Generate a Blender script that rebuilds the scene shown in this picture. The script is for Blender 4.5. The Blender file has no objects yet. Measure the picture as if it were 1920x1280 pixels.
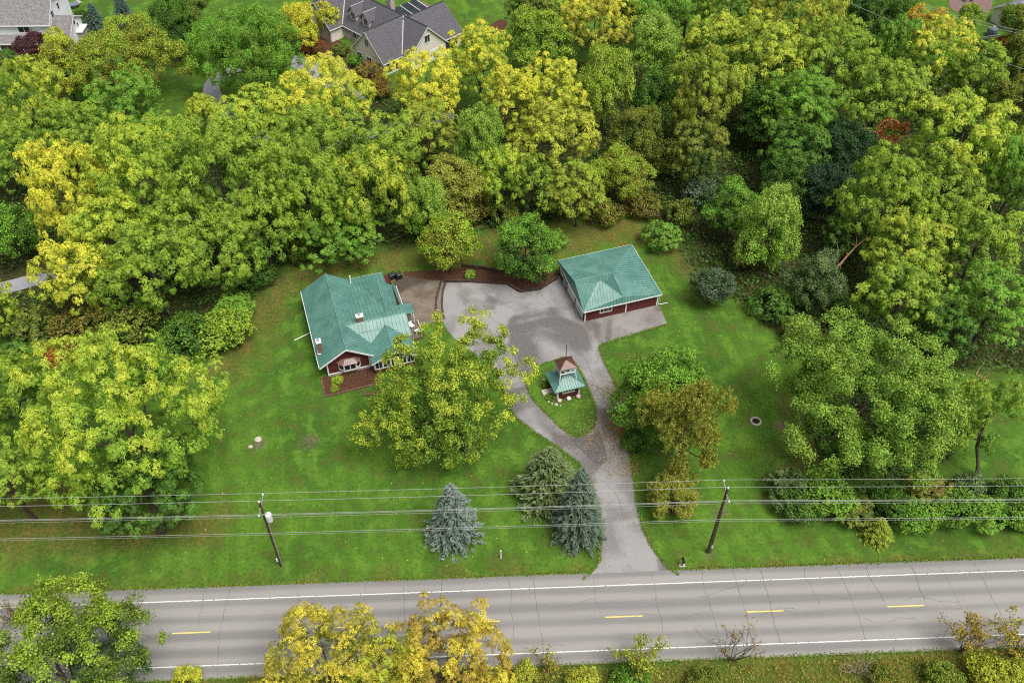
import bpy, math, random
import numpy as np
from mathutils import Vector
R = math.radians
rng = np.random.default_rng(7)
random.seed(7)

# ------------------------------------------------------------------ camera, sky, sun, exposure
FPX, PITCH, HCAM = 1750.0, R(45), 90.0
scene = bpy.context.scene
C = scene.collection
cam_d = bpy.data.cameras.new('camera'); cam = bpy.data.objects.new('camera', cam_d); C.objects.link(cam)
cam.location = (0, 0, HCAM); cam.rotation_euler = (R(90) - PITCH, 0, 0)
cam_d.sensor_width = 36; cam_d.lens = FPX / 1920 * 36; cam_d.clip_start = 1; cam_d.clip_end = 6000
scene.camera = cam
SUN_DIR = Vector((0.34, -0.34, 1.0)).normalized()
world = bpy.data.worlds.new('World'); scene.world = world; world.use_nodes = True
wn, wl = world.node_tree.nodes, world.node_tree.links
sky = wn.new('ShaderNodeTexSky'); sky.sky_type = 'NISHITA'; sky.sun_disc = False
sky.sun_elevation = math.asin(SUN_DIR.z); sky.sun_rotation = math.atan2(SUN_DIR.x, SUN_DIR.y)
sky.air_density = 1.0; sky.dust_density = 4.0; sky.ozone_density = 1.0
hs = wn.new('ShaderNodeHueSaturation'); hs.inputs['Saturation'].default_value = 0.25
bg = wn['Background']; bg.inputs['Strength'].default_value = 0.06
wl.new(sky.outputs[0], hs.inputs['Color']); wl.new(hs.outputs[0], bg.inputs['Color'])
sun_d = bpy.data.lights.new('sun', 'SUN'); sun_d.energy = 1.5; sun_d.angle = R(30); sun_d.color = (1, 0.96, 0.9)
sun = bpy.data.objects.new('sun', sun_d); C.objects.link(sun); sun.location = (0, 0, 200)
sun.rotation_euler = SUN_DIR.to_track_quat('Z', 'Y').to_euler()
scene.view_settings.view_transform = 'Standard'; scene.view_settings.look = 'None'
scene.view_settings.exposure = 1.22; scene.view_settings.gamma = 1.0
scene.cycles.max_bounces = 6; scene.cycles.diffuse_bounces = 3; scene.cycles.transmission_bounces = 3
scene.cycles.use_denoising = False
scene.cycles.pixel_filter_type = 'BLACKMAN_HARRIS'; scene.cycles.filter_width = 1.1

# ------------------------------------------------------------------ survey helpers
CP, SP = math.cos(PITCH), math.sin(PITCH)
def g(px, py, z=0.0):
    """plan position (metres) of a surveyed photo point lying at height z"""
    u, v = (px - 960) / FPX, (640 - py) / FPX
    t = (HCAM - z) / (SP - v * CP)
    return Vector((u * t, (CP + v * SP) * t, z))
def mpp(px, py, z):
    v = (640 - py) / FPX
    return (HCAM - z) / (SP - v * CP) / FPX
def gl(pts, z=0.0): return [tuple(g(a, b, z)[:2]) for a, b in pts]

# ------------------------------------------------------------------ materials
def mat(name, col, rough=0.8, spec=0.3, var=0.0, scale=5.0, col2=None, bump=0.0, bscale=30.0, metal=0.0, coord='Object', stretch=None, detail=4):
    m = bpy.data.materials.new(name); m.use_nodes = True
    n, l = m.node_tree.nodes, m.node_tree.links
    b = n['Principled BSDF']; b.inputs['Roughness'].default_value = rough
    b.inputs['Specular IOR Level'].default_value = spec; b.inputs['Metallic'].default_value = metal
    b.inputs['Base Color'].default_value = (*col, 1)
    tc = n.new('ShaderNodeTexCoord'); src = tc.outputs[coord]
    if stretch:
        mp = n.new('ShaderNodeMapping'); mp.inputs['Scale'].default_value = stretch; l.new(src, mp.inputs[0]); src = mp.outputs[0]
    if col2 is not None or var:
        t = n.new('ShaderNodeTexNoise'); t.inputs['Scale'].default_value = scale; t.inputs['Detail'].default_value = detail; t.inputs['Roughness'].default_value = 0.65
        l.new(src, t.inputs['Vector'])
        r = n.new('ShaderNodeValToRGB'); r.color_ramp.elements[0].position = 0.33; r.color_ramp.elements[1].position = 0.67
        c2 = col2 if col2 is not None else tuple(min(1, c * (1 + var)) for c in col)
        c1 = col if col2 is not None else tuple(c * (1 - var) for c in col)
        r.color_ramp.elements[0].color = (*c1, 1); r.color_ramp.elements[1].color = (*c2, 1)
        l.new(t.outputs['Fac'], r.inputs['Fac']); l.new(r.outputs[0], b.inputs['Base Color'])
    if bump:
        t2 = n.new('ShaderNodeTexNoise'); t2.inputs['Scale'].default_value = bscale; t2.inputs['Detail'].default_value = 3
        l.new(src, t2.inputs['Vector'])
        bp = n.new('ShaderNodeBump'); bp.inputs['Strength'].default_value = bump; bp.inputs['Distance'].default_value = 0.05
        l.new(t2.outputs['Fac'], bp.inputs['Height']); l.new(bp.outputs[0], b.inputs['Normal'])
    return m

class G:
    """tiny node-graph helper"""
    def __init__(s, name):
        s.m = bpy.data.materials.new(name); s.m.use_nodes = True
        s.n, s.l = s.m.node_tree.nodes, s.m.node_tree.links
        s.b = s.n['Principled BSDF']; s.tc = s.n.new('ShaderNodeTexCoord')
    def put(s, sock, v):
        if isinstance(v, bpy.types.NodeSocket): s.l.new(v, sock)
        elif v is not None: sock.default_value = v
    def map(s, scale, src=None, rot=(0, 0, 0)):
        q = s.n.new('ShaderNodeMapping'); q.inputs['Scale'].default_value = scale; q.inputs['Rotation'].default_value = rot
        s.l.new(src or s.tc.outputs['Object'], q.inputs[0]); return q.outputs[0]
    def noise(s, scale, detail=4, rough=0.6, src=None, dist=0.0):
        q = s.n.new('ShaderNodeTexNoise'); q.inputs['Scale'].default_value = scale; q.inputs['Detail'].default_value = detail
        q.inputs['Roughness'].default_value = rough; q.inputs['Distortion'].default_value = dist
        s.l.new(src or s.tc.outputs['Object'], q.inputs['Vector']); return q.outputs['Fac']
    def rng(s, v, a, b, c=0.0, d=1.0, smooth=True):
        q = s.n.new('ShaderNodeMapRange'); q.interpolation_type = 'SMOOTHSTEP' if smooth else 'LINEAR'
        s.put(q.inputs[0], v)
        for i, x in enumerate((a, b, c, d)): q.inputs[i + 1].default_value = x
        return q.outputs[0]
    def mix(s, f, a, b, mode='MIX'):
        q = s.n.new('ShaderNodeMix'); q.data_type = 'RGBA'; q.blend_type = mode
        s.put(q.inputs[0], f)
        for sock, v in ((q.inputs[6], a), (q.inputs[7], b)):
            s.put(sock, (*v, 1) if isinstance(v, tuple) and len(v) == 3 else v)
        return q.outputs[2]
    def math(s, op, a, b=None):
        q = s.n.new('ShaderNodeMath'); q.operation = op; s.put(q.inputs[0], a); s.put(q.inputs[1], b); return q.outputs[0]
    def attr(s, name, typ='GEOMETRY'):
        q = s.n.new('ShaderNodeAttribute'); q.attribute_name = name; q.attribute_type = typ; return q
    def sep(s, v):
        q = s.n.new('ShaderNodeSeparateXYZ'); s.l.new(v, q.inputs[0]); return q.outputs
    def bump(s, h, strength, dist=0.05):
        q = s.n.new('ShaderNodeBump'); q.inputs['Strength'].default_value = strength; q.inputs['Distance'].default_value = dist
        s.l.new(h, q.inputs['Height']); s.l.new(q.outputs[0], s.b.inputs['Normal'])
    def out(s, col, rough=0.9, spec=0.2):
        s.put(s.b.inputs['Base Color'], col); s.put(s.b.inputs['Roughness'], rough); s.b.inputs['Specular IOR Level'].default_value = spec
        return s.m

def grass_mat():
    q = G('lawn')
    big = q.noise(0.055, 3, 0.55, dist=0.6); mid = q.noise(0.35, 4, 0.6); fine = q.noise(2.2, 5, 0.7); hair = q.noise(11, 3, 0.8)
    m = q.sep(q.attr('mask').outputs['Vector'])
    c = q.mix(q.rng(big, 0.35, 0.65), (0.060, 0.148, 0.018), (0.108, 0.232, 0.024))
    c = q.mix(q.math('MULTIPLY', q.rng(mid, 0.48, 0.62), 0.75), c, (0.148, 0.280, 0.032))
    c = q.mix(q.math('MULTIPLY', q.rng(mid, 0.49, 0.34), 0.7), c, (0.120, 0.128, 0.030))
    c = q.mix(q.math('MULTIPLY', q.rng(fine, 0.52, 0.35), 0.5), c, (0.040, 0.082, 0.014))
    c = q.mix(q.math('MULTIPLY', q.rng(fine, 0.57, 0.72), 0.4), c, (0.22, 0.30, 0.06))
    dry = q.math('MULTIPLY', m[1], q.rng(q.math('ADD', mid, q.math('MULTIPLY', fine, 0.6)), 0.62, 0.92, 0.25, 1.0))
    c = q.mix(dry, c, q.mix(q.rng(fine, 0.35, 0.65), (0.105, 0.090, 0.022), (0.22, 0.17, 0.045)))
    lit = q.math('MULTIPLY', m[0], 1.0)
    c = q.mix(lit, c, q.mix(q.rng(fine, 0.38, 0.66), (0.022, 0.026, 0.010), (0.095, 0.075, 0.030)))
    dirt = q.math('MULTIPLY', m[2], q.rng(q.math('ADD', mid, fine), 0.8, 1.15, 0.35, 1.0))
    c = q.mix(dirt, c, q.mix(q.rng(fine, 0.35, 0.65), (0.10, 0.075, 0.05), (0.22, 0.17, 0.12)))
    wob = q.noise(0.15, 2, 0.5)
    xx, yy, zz = q.sep(q.tc.outputs['Object'])
    st = q.math('SINE', q.math('ADD', q.math('ADD', q.math('MULTIPLY', xx, 2.6), q.math('MULTIPLY', yy, 0.7)), q.math('MULTIPLY', wob, 9.0)))
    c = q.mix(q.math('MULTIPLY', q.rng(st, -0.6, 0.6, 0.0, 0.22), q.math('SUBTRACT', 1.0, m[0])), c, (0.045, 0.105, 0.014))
    c = q.mix(q.rng(hair, 0.3, 0.7, 0.0, 0.38), c, (0.032, 0.062, 0.010))
    q.bump(hair, 0.8, 0.12)
    return q.out(c, 0.95, 0.1)
M = {}
M['lawn'] = grass_mat()

def road_mat():
    q = G('road_asphalt')
    x, y, z = q.sep(q.tc.outputs['Object'])     # local x along the road, y across it
    tracks = q.math('SINE', q.math('MULTIPLY', y, 2 * math.pi / 1.85))
    blur = q.noise(0.25, 4, 0.6, src=q.map((0.12, 1, 1)))
    f = q.math('ADD', q.math('MULTIPLY', tracks, 0.2), blur)
    c = q.mix(q.rng(f, 0.25, 0.75), (0.195, 0.187, 0.180), (0.290, 0.277, 0.258))
    speck = q.noise(9, 4, 0.8)
    c = q.mix(q.rng(speck, 0.58, 0.75, 0, 0.45), c, (0.42, 0.40, 0.37))
    c = q.mix(q.rng(speck, 0.44, 0.30, 0, 0.5), c, (0.10, 0.10, 0.10))
    spot = q.noise(1.6, 5, 0.75)
    c = q.mix(q.rng(spot, 0.66, 0.74, 0, 0.5), c, (0.09, 0.085, 0.085))
    q.bump(speck, 0.3, 0.02)
    return q.out(c, 0.85, 0.25)
M['road'] = road_mat()

def drive_mat(name, base, dark, light, stain=0.5, rough=0.7):
    q = G(name)
    a = q.noise(0.22, 5, 0.6, dist=0.8); b = q.noise(1.1, 5, 0.7); s = q.noise(8, 4, 0.8); st = q.noise(0.09, 3, 0.5, dist=1.2)
    c = q.mix(q.rng(a, 0.36, 0.62), base, light)
    c = q.mix(q.rng(st, 0.50, 0.62, 0, stain), c, dark)
    c = q.mix(q.rng(b, 0.56, 0.72, 0, 0.45), c, dark)
    c = q.mix(q.rng(s, 0.36, 0.66, 0, 0.35), c, tuple(min(1, 1.25 * v) for v in light))
    c = q.mix(q.rng(s, 0.40, 0.28, 0, 0.5), c, tuple(0.4 * v for v in dark))
    q.bump(s, 0.25, 0.02)
    return q.out(c, q.rng(st, 0.42, 0.62, rough, rough - 0.25), 0.35)
M['drive'] = drive_mat('driveway_asphalt', (0.170, 0.160, 0.157), (0.078, 0.068, 0.063), (0.275, 0.265, 0.260), 0.9)
M['patio'] = drive_mat('patio_concrete', (0.105, 0.082, 0.060), (0.030, 0.024, 0.020), (0.21, 0.175, 0.14), 0.85, 0.45)
M['apron'] = drive_mat('apron_concrete', (0.165, 0.145, 0.138), (0.070, 0.055, 0.048), (0.25, 0.23, 0.22), 0.8, 0.75)
M['ndrive'] = drive_mat('neighbour_asphalt', (0.20, 0.20, 0.22), (0.11, 0.11, 0.12), (0.28, 0.28, 0.30), 0.4)
M['mulch'] = mat('mulch', (0.042, 0.022, 0.013), 0.95, 0.1, col2=(0.135, 0.064, 0.040), scale=5, bump=1.0, bscale=12, detail=6)
M['paver'] = mat('paver', (0.14, 0.085, 0.075), 0.85, 0.2, col2=(0.24, 0.16, 0.14), scale=3)
M['white_line'] = mat('road_paint_white', (0.55, 0.55, 0.53), 0.7, 0.2, col2=(0.82, 0.82, 0.80), scale=4)
M['yellow_line'] = mat('road_paint_yellow', (0.72, 0.52, 0.13), 0.7, 0.2, col2=(0.80, 0.62, 0.22), scale=4)
M['crack'] = mat('crack_dirt', (0.075, 0.07, 0.066), 0.95, 0.1, col2=(0.20, 0.19, 0.18), scale=3)

def roof_mat(name, a, b, rough=0.42, spec=0.5):
    q = G(name)
    s = q.noise(0.5, 4, 0.6); st = q.noise(1.2, 4, 0.7, src=q.map((1, 1, 0.3))); f = q.noise(7, 4, 0.8)
    c = q.mix(q.rng(s, 0.35, 0.65), a, b)
    c = q.mix(q.rng(st, 0.50, 0.72, 0, 0.5), c, tuple(0.55 * v for v in a))
    c = q.mix(q.rng(f, 0.62, 0.74, 0, 0.35), c, tuple(min(1, 1.6 * v) for v in b))
    return q.out(c, rough, spec)
M['green_roof'] = roof_mat('green_metal_roof', (0.080, 0.200, 0.168), (0.118, 0.262, 0.222))
M['green_seam'] = mat('green_metal_seam', (0.062, 0.158, 0.134), 0.55, 0.4, var=0.2)
M['green_cap'] = roof_mat('green_metal_cap', (0.105, 0.235, 0.195), (0.135, 0.285, 0.240))
M['brown_roof'] = roof_mat('rusty_brown_roof', (0.070, 0.024, 0.015), (0.125, 0.050, 0.032))
M['copper'] = roof_mat('copper_bay_roof', (0.16, 0.07, 0.055), (0.26, 0.15, 0.13), 0.35)
M['siding'] = mat('red_brown_siding', (0.085, 0.018, 0.016), 0.75, 0.3, col2=(0.125, 0.030, 0.026), scale=2, bump=0.6, bscale=1.0, stretch=(0.4, 0.4, 7.0))
M['white'] = mat('white_paint', (0.74, 0.74, 0.73), 0.6, 0.3, var=0.06, scale=2)
M['glass'] = mat('window_glass', (0.02, 0.028, 0.034), 0.08, 0.6, var=0.5, scale=0.6)
M['stone_pale'] = mat('foundation_stone', (0.30, 0.26, 0.23), 0.9, 0.2, col2=(0.48, 0.43, 0.39), scale=2.5, bump=0.8, bscale=4)
M['brick'] = mat('chimney_brick', (0.15, 0.075, 0.05), 0.9, 0.2, col2=(0.27, 0.16, 0.12), scale=5, bump=0.8, bscale=9)
M['timber'] = mat('landscape_timber', (0.10, 0.055, 0.035), 0.9, 0.2, col2=(0.20, 0.125, 0.085), scale=3, bump=0.6, bscale=8)
M['wall_timber'] = mat('old_retaining_timber', (0.040, 0.028, 0.022), 0.9, 0.2, col2=(0.10, 0.070, 0.052), scale=3, bump=0.8, bscale=8)
M['black'] = mat('black_plastic', (0.014, 0.014, 0.016), 0.35, 0.5, var=0.4, scale=4)
M['steel'] = mat('galvanised_steel', (0.42, 0.43, 0.44), 0.4, 0.5, var=0.12, scale=5, metal=0.3)
M['grey_cap'] = mat('transformer_grey', (0.62, 0.63, 0.64), 0.45, 0.4, var=0.06, scale=3)
M['pole'] = mat('utility_pole_wood', (0.040, 0.027, 0.018), 0.9, 0.2, col2=(0.105, 0.075, 0.050), scale=3, bump=0.6, bscale=5, stretch=(6, 6, 0.5))
M['arm'] = mat('crossarm_wood', (0.16, 0.15, 0.13), 0.9, 0.2, col2=(0.26, 0.24, 0.21), scale=4)
M['wire'] = mat('weathered_wire', (0.42, 0.43, 0.42), 0.5, 0.4, var=0.08, scale=3, metal=0.2)
M['bark'] = mat('bark', (0.045, 0.032, 0.024), 0.95, 0.1, col2=(0.115, 0.090, 0.070), scale=3, bump=1.0, bscale=6, stretch=(4, 4, 0.8))
M['pale_bark'] = mat('weathered_dead_wood', (0.26, 0.20, 0.15), 0.9, 0.2, col2=(0.44, 0.37, 0.30), scale=3, bump=0.6, bscale=6)
M['red_bark'] = mat('bare_reddish_wood', (0.26, 0.12, 0.06), 0.9, 0.2, col2=(0.42, 0.26, 0.16), scale=3)
M['pine_bark'] = mat('pine_bark', (0.07, 0.040, 0.028), 0.95, 0.1, col2=(0.16, 0.095, 0.065), scale=3, bump=1.0, bscale=6)
M['shingle'] = mat('grey_shingles', (0.070, 0.068, 0.078), 0.9, 0.2, col2=(0.135, 0.130, 0.145), scale=3.2, bump=0.5, bscale=6, detail=8)
M['shingle2'] = mat('brown_grey_shingles', (0.12, 0.11, 0.11), 0.9, 0.2, col2=(0.27, 0.255, 0.255), scale=2.6, bump=0.5, bscale=6, detail=8)
M['shingle3'] = mat('slate_blue_shingles', (0.17, 0.17, 0.21), 0.9, 0.2, col2=(0.25, 0.25, 0.30), scale=3)
M['ridge'] = mat('ridge_shingle', (0.055, 0.054, 0.062), 0.9, 0.2, var=0.2)
M['flash'] = mat('valley_flashing', (0.52, 0.51, 0.50), 0.5, 0.4, var=0.1)
M['stucco'] = mat('cream_siding', (0.66, 0.60, 0.52), 0.85, 0.2, col2=(0.76, 0.70, 0.62), scale=1.5, bump=0.4, bscale=1.0, stretch=(0.3, 0.3, 5))
M['wsiding'] = mat('white_siding', (0.70, 0.71, 0.75), 0.8, 0.2, col2=(0.80, 0.81, 0.84), scale=1.2, bump=0.4, bscale=1.0, stretch=(0.3, 0.3, 5))
M['fieldstone'] = mat('fieldstone', (0.24, 0.21, 0.18), 0.9, 0.2, col2=(0.55, 0.51, 0.46), scale=3.5, bump=1.0, bscale=4, detail=2)
M['shutter'] = mat('dark_shutter', (0.03, 0.033, 0.04), 0.6, 0.3, var=0.2)
M['mum_pink'] = mat('pink_chrysanthemum', (0.50, 0.33, 0.36), 0.9, 0.1, col2=(0.72, 0.58, 0.58), scale=9)
M['mum_white'] = mat('white_chrysanthemum', (0.62, 0.58, 0.55), 0.9, 0.1, col2=(0.82, 0.79, 0.76), scale=9)
M['rock'] = mat('pale_rock', (0.36, 0.32, 0.27), 0.9, 0.2, col2=(0.58, 0.53, 0.46), scale=4, bump=0.8, bscale=6)
M['hole'] = mat('dark_pit', (0.02, 0.014, 0.010), 0.95, 0.1, var=0.4)
M['water_tank'] = mat('slate_plastic', (0.14, 0.18, 0.22), 0.5, 0.4, var=0.12)
M['cushion'] = mat('pale_cushion', (0.55, 0.52, 0.48), 0.9, 0.1, var=0.1)
M['wood_deck'] = mat('wet_deck_boards', (0.11, 0.075, 0.055), 0.7, 0.3, col2=(0.2, 0.15, 0.12), scale=3, stretch=(1, 8, 1))

def leaf_mat():
    q = G('foliage')
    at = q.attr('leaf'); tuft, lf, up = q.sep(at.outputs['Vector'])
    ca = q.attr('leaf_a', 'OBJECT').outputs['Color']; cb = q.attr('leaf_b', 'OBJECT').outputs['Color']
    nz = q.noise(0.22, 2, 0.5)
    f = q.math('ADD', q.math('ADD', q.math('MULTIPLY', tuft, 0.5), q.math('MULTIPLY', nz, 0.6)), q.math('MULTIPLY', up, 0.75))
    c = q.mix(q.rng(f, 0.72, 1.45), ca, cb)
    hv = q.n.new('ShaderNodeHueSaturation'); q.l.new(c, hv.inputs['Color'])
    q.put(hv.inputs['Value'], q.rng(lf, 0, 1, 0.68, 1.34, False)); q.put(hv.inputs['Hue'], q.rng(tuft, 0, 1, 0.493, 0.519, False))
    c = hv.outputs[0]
    q.put(q.b.inputs['Base Color'], c); q.b.inputs['Roughness'].default_value = 0.55; q.b.inputs['Specular IOR Level'].default_value = 0.25
    tr = q.n.new('ShaderNodeBsdfTranslucent'); q.l.new(c, tr.inputs[0])
    mx = q.n.new('ShaderNodeMixShader'); mx.inputs[0].default_value = 0.22
    q.l.new(q.b.outputs[0], mx.inputs[1]); q.l.new(tr.outputs[0], mx.inputs[2])
    q.l.new(mx.outputs[0], q.n['Material Output'].inputs[0])
    return q.m
M['leaf'] = leaf_mat()

# ------------------------------------------------------------------ object helpers
def tag(o, label=None, cat=None, group=None, kind=None):
    if label: o['label'] = label
    if cat: o['category'] = cat
    if group: o['group'] = group
    if kind: o['kind'] = kind
    return o
def empty(name, loc, rz=0.0):
    o = bpy.data.objects.new(name, None); C.objects.link(o); o.location = loc; o.rotation_euler = (0, 0, rz)
    o.empty_display_size = 0.3
    return o
def link(name, me, m, parent=None, loc=None, rz=None):
    o = bpy.data.objects.new(name, me); C.objects.link(o)
    if m is not None and len(me.materials) == 0: me.materials.append(M[m] if isinstance(m, str) else m)
    if parent: o.parent = parent
    if loc is not None: o.location = loc
    if rz is not None: o.rotation_euler = (0, 0, rz)
    return o
class MB:
    def __init__(s): s.v, s.f = [], []
    def add(s, vs, fs):
        k = len(s.v); s.v += [tuple(p) for p in vs]; s.f += [tuple(i + k for i in f) for f in fs]; return s
    def box(s, x0, x1, y0, y1, z0, z1):
        v = [(x, y, z) for z in (z0, z1) for y in (y0, y1) for x in (x0, x1)]
        return s.add(v, [(0, 2, 3, 1), (4, 5, 7, 6), (0, 1, 5, 4), (2, 6, 7, 3), (0, 4, 6, 2), (1, 3, 7, 5)])
    def prism(s, pts, d):
        """polygon pts (3-D, planar) extruded by vector d"""
        n = len(pts); d = Vector(d); a = [Vector(p) for p in pts]; b = [p + d for p in a]
        return s.add(a + b, [tuple(range(n)), tuple(reversed(range(n, 2 * n)))] + [(i, i + n, (i + 1) % n + n, (i + 1) % n) for i in range(n)])
    def tube(s, pts, rad, k=6, cap=True):
        pts = [Vector(p) for p in pts]; n = len(pts)
        rad = rad if hasattr(rad, '__len__') else [rad] * n
        base = len(s.v); ref = None
        for i, p in enumerate(pts):
            t = (pts[min(i + 1, n - 1)] - pts[max(i - 1, 0)]).normalized()
            if ref is None: ref = t.orthogonal().normalized()
            ref = (ref - t * ref.dot(t)).normalized(); w = t.cross(ref)
            for j in range(k):
                a = 2 * math.pi * j / k
                s.v.append(tuple(p + (ref * math.cos(a) + w * math.sin(a)) * rad[i]))
        for i in range(n - 1):
            for j in range(k):
                a, b = base + i * k + j, base + i * k + (j + 1) % k
                s.f.append((a, b, b + k, a + k))
        if cap:
            s.f.append(tuple(base + j for j in reversed(range(k)))); s.f.append(tuple(base + (n - 1) * k + j for j in range(k)))
        return s
    def bar(s, p, q, w, h=None):
        """square bar between two points"""
        return s.tube([p, q], w * 0.7071, 4)
    def lathe(s, prof, k=16, c=(0, 0)):
        base = len(s.v)
        for r, z in prof:
            for j in range(k):
                a = 2 * math.pi * j / k; s.v.append((c[0] + r * math.cos(a), c[1] + r * math.sin(a), z))
        for i in range(len(prof) - 1):
            for j in range(k):
                a, b = base + i * k + j, base + i * k + (j + 1) % k; s.f.append((a, b, b + k, a + k))
        return s
    def mesh(s, name='m'):
        me = bpy.data.meshes.new(name); me.from_pydata(s.v, [], s.f); me.update(); return me
    def build(s, name, m, parent=None, loc=None, rz=None, smooth=False):
        me = s.mesh(name)
        if smooth: me.polygons.foreach_set('use_smooth', [True] * len(me.polygons))
        return link(name, me, m, parent, loc, rz)
def struct(o): o['kind'] = 'structure'; return o
def np_mesh(name, v, q, attr=None):
    """v (n,3) float, q (m,k) int faces of k corners; attr (n,3) stored as point colour 'leaf'"""
    me = bpy.data.meshes.new(name); n, (m, k) = len(v), q.shape
    me.vertices.add(n); me.vertices.foreach_set('co', np.ascontiguousarray(v, np.float32).ravel())
    me.loops.add(m * k); me.loops.foreach_set('vertex_index', np.ascontiguousarray(q, np.int32).ravel())
    me.polygons.add(m); me.polygons.foreach_set('loop_start', np.arange(0, m * k, k, dtype=np.int32))
    me.polygons.foreach_set('loop_total', np.full(m, k, np.int32))
    if attr is not None:
        a = me.attributes.new('leaf', 'FLOAT_VECTOR', 'POINT'); a.data.foreach_set('vector', np.ascontiguousarray(attr, np.float32).ravel())
    me.update(calc_edges=True); return me

def seg_dist(P, poly, closed=True):
    d = np.full(len(P), 1e9); n = len(poly)
    for i in range(n if closed else n - 1):
        a, b = np.array(poly[i]), np.array(poly[(i + 1) % n]); ab = b - a
        t = np.clip(((P - a) @ ab) / (ab @ ab), 0, 1)
        d = np.minimum(d, np.hypot(*(P - a - t[:, None] * ab).T))
    return d
def inside(P, poly):
    r = np.zeros(len(P), bool); n = len(poly)
    for i in range(n):
        (x1, y1), (x2, y2) = poly[i], poly[(i + 1) % n]
        if y1 == y2: continue
        c = ((y1 > P[:, 1]) != (y2 > P[:, 1])) & (P[:, 0] < (x2 - x1) * (P[:, 1] - y1) / (y2 - y1) + x1)
        r ^= c
    return r
def sdist(P, poly): return np.where(inside(P, poly), 1, -1) * seg_dist(P, poly)
def smooth01(x, a, b): t = np.clip((x - a) / (b - a), 0, 1); return t * t * (3 - 2 * t)

# ------------------------------------------------------------------ ground
def axis(lo, hi, step, far):
    core = np.arange(lo, hi + 1e-6, step); ext = step * 1.5 ** np.arange(1, 18); e = np.cumsum(ext); e = e[e < far]
    return np.concatenate([(lo - e)[::-1], core, hi + e])
WOODS = [gl(p) for p in (
    [(-300, 700), (0, 650), (170, 690), (330, 690), (430, 650), (455, 590), (500, 540), (560, 490), (640, 478), (760, 470), (880, 440), (1010, 425), (1190, 405), (1255, 440), (1300, 520), (1400, 590), (1470, 640), (1700, 700), (2300, 720),
     (2300, 130), (1800, 120), (1400, 90), (1040, 120), (900, 200), (800, 190), (680, 170), (640, 240), (560, 290), (420, 270), (330, 300), (250, 300), (120, 300), (-300, 330)],
    [(1500, 780), (1640, 730), (1780, 760), (1790, 860), (1700, 900), (1560, 900)],
    [(1470, 905), (1930, 905), (2300, 900), (2300, 990), (1900, 985), (1500, 975)],
)]
DRY = [gl(p) for p in (
    [(440, 600), (500, 545), (560, 490), (760, 462), (1000, 420), (1200, 400), (1290, 470), (1310, 560), (1255, 480), (1190, 452), (1050, 480), (840, 500), (720, 505), (640, 515), (560, 545), (520, 600), (470, 690), (380, 720)],
    [(60, 860), (200, 960), (420, 960), (440, 1010), (150, 1030), (-100, 1040), (-100, 880)],
    [(-400, 1290), (300, 1262), (960, 1240), (1920, 1205), (2400, 1190), (2600, 1700), (-600, 1700)],
    [(1480, 745), (1530, 760), (1530, 900), (1470, 880)], [(1000, 1075), (1100, 1088), (500, 1112), (0, 1122), (0, 1112), (500, 1100)], [(1270, 1078), (1920, 1056), (1920, 1040), (1500, 1060)],
)]
def build_ground():
    xs, ys = axis(-126, 126, 0.8, 3000), axis(30, 214, 0.8, 3000)
    X, Y = np.meshgrid(xs, ys); P = np.column_stack([X.ravel(), Y.ravel()]); n, w = len(P), len(xs)
    wob = 1.6 * np.sin(P[:, 0] * 0.9 + 1.7 * np.sin(P[:, 1] * 0.5)) * np.cos(P[:, 1] * 0.8)
    lit, dry, dirt = np.zeros(n), np.zeros(n), np.zeros(n)
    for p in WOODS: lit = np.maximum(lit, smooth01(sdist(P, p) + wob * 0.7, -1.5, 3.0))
    for p in DRY: dry = np.maximum(dry, smooth01(sdist(P, p) + wob, -2.0, 1.5))
    for (a, b, r) in ((580, 825, 1.5), (1355, 960, 0.9), (1328, 1036, 0.7), (530, 1062, 0.6), (878, 850, 1.3), (398, 690, 0.8), (1470, 800, 1.0), (484, 832, 0.8)):
        c = g(a, b); dirt = np.maximum(dirt, smooth01(-np.hypot(P[:, 0] - c.x, P[:, 1] - c.y) + wob * 0.25, -r, -r * 0.35))
    idx = np.arange(n).reshape(len(ys), w)
    q = np.column_stack([idx[:-1, :-1].ravel(), idx[:-1, 1:].ravel(), idx[1:, 1:].ravel(), idx[1:, :-1].ravel()])
    me = np_mesh('ground', np.column_stack([P, np.zeros(n)]), q)
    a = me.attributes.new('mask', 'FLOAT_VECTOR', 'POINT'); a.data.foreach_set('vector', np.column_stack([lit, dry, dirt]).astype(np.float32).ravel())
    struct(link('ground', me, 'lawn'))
build_ground()

def smooth_poly(pts, it=2):
    for _ in range(it):
        o = []
        for i in range(len(pts)):
            a, b = Vector(pts[i]), Vector(pts[(i + 1) % len(pts)]); o += [tuple(a * 0.75 + b * 0.25), tuple(a * 0.25 + b * 0.75)]
        pts = o
    return pts
def sheet(name, pts, z, m, thick=0.03, smooth=0, kind='structure'):
    if smooth: pts = smooth_poly(pts, smooth)
    from mathutils.geometry import tessellate_polygon
    n = len(pts); v = [(x, y, z) for x, y in pts] + [(x, y, z - thick) for x, y in pts]
    area = sum(pts[i][0] * pts[(i + 1) % n][1] - pts[(i + 1) % n][0] * pts[i][1] for i in range(n))
    f = []
    for t in tessellate_polygon([[Vector((x, y, 0)) for x, y in pts]]):
        a, b, c = (Vector(pts[i]) for i in t)
        f.append(tuple(t) if (b - a).cross(c - a) > 0 else tuple(reversed(t)))
    for i in range(n):
        j = (i + 1) % n; f.append((i, i + n, j + n, j) if area > 0 else (j, j + n, i + n, i))
    mb = MB(); mb.v, mb.f = v, f
    return tag(mb.build(name, m), kind=kind)
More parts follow.
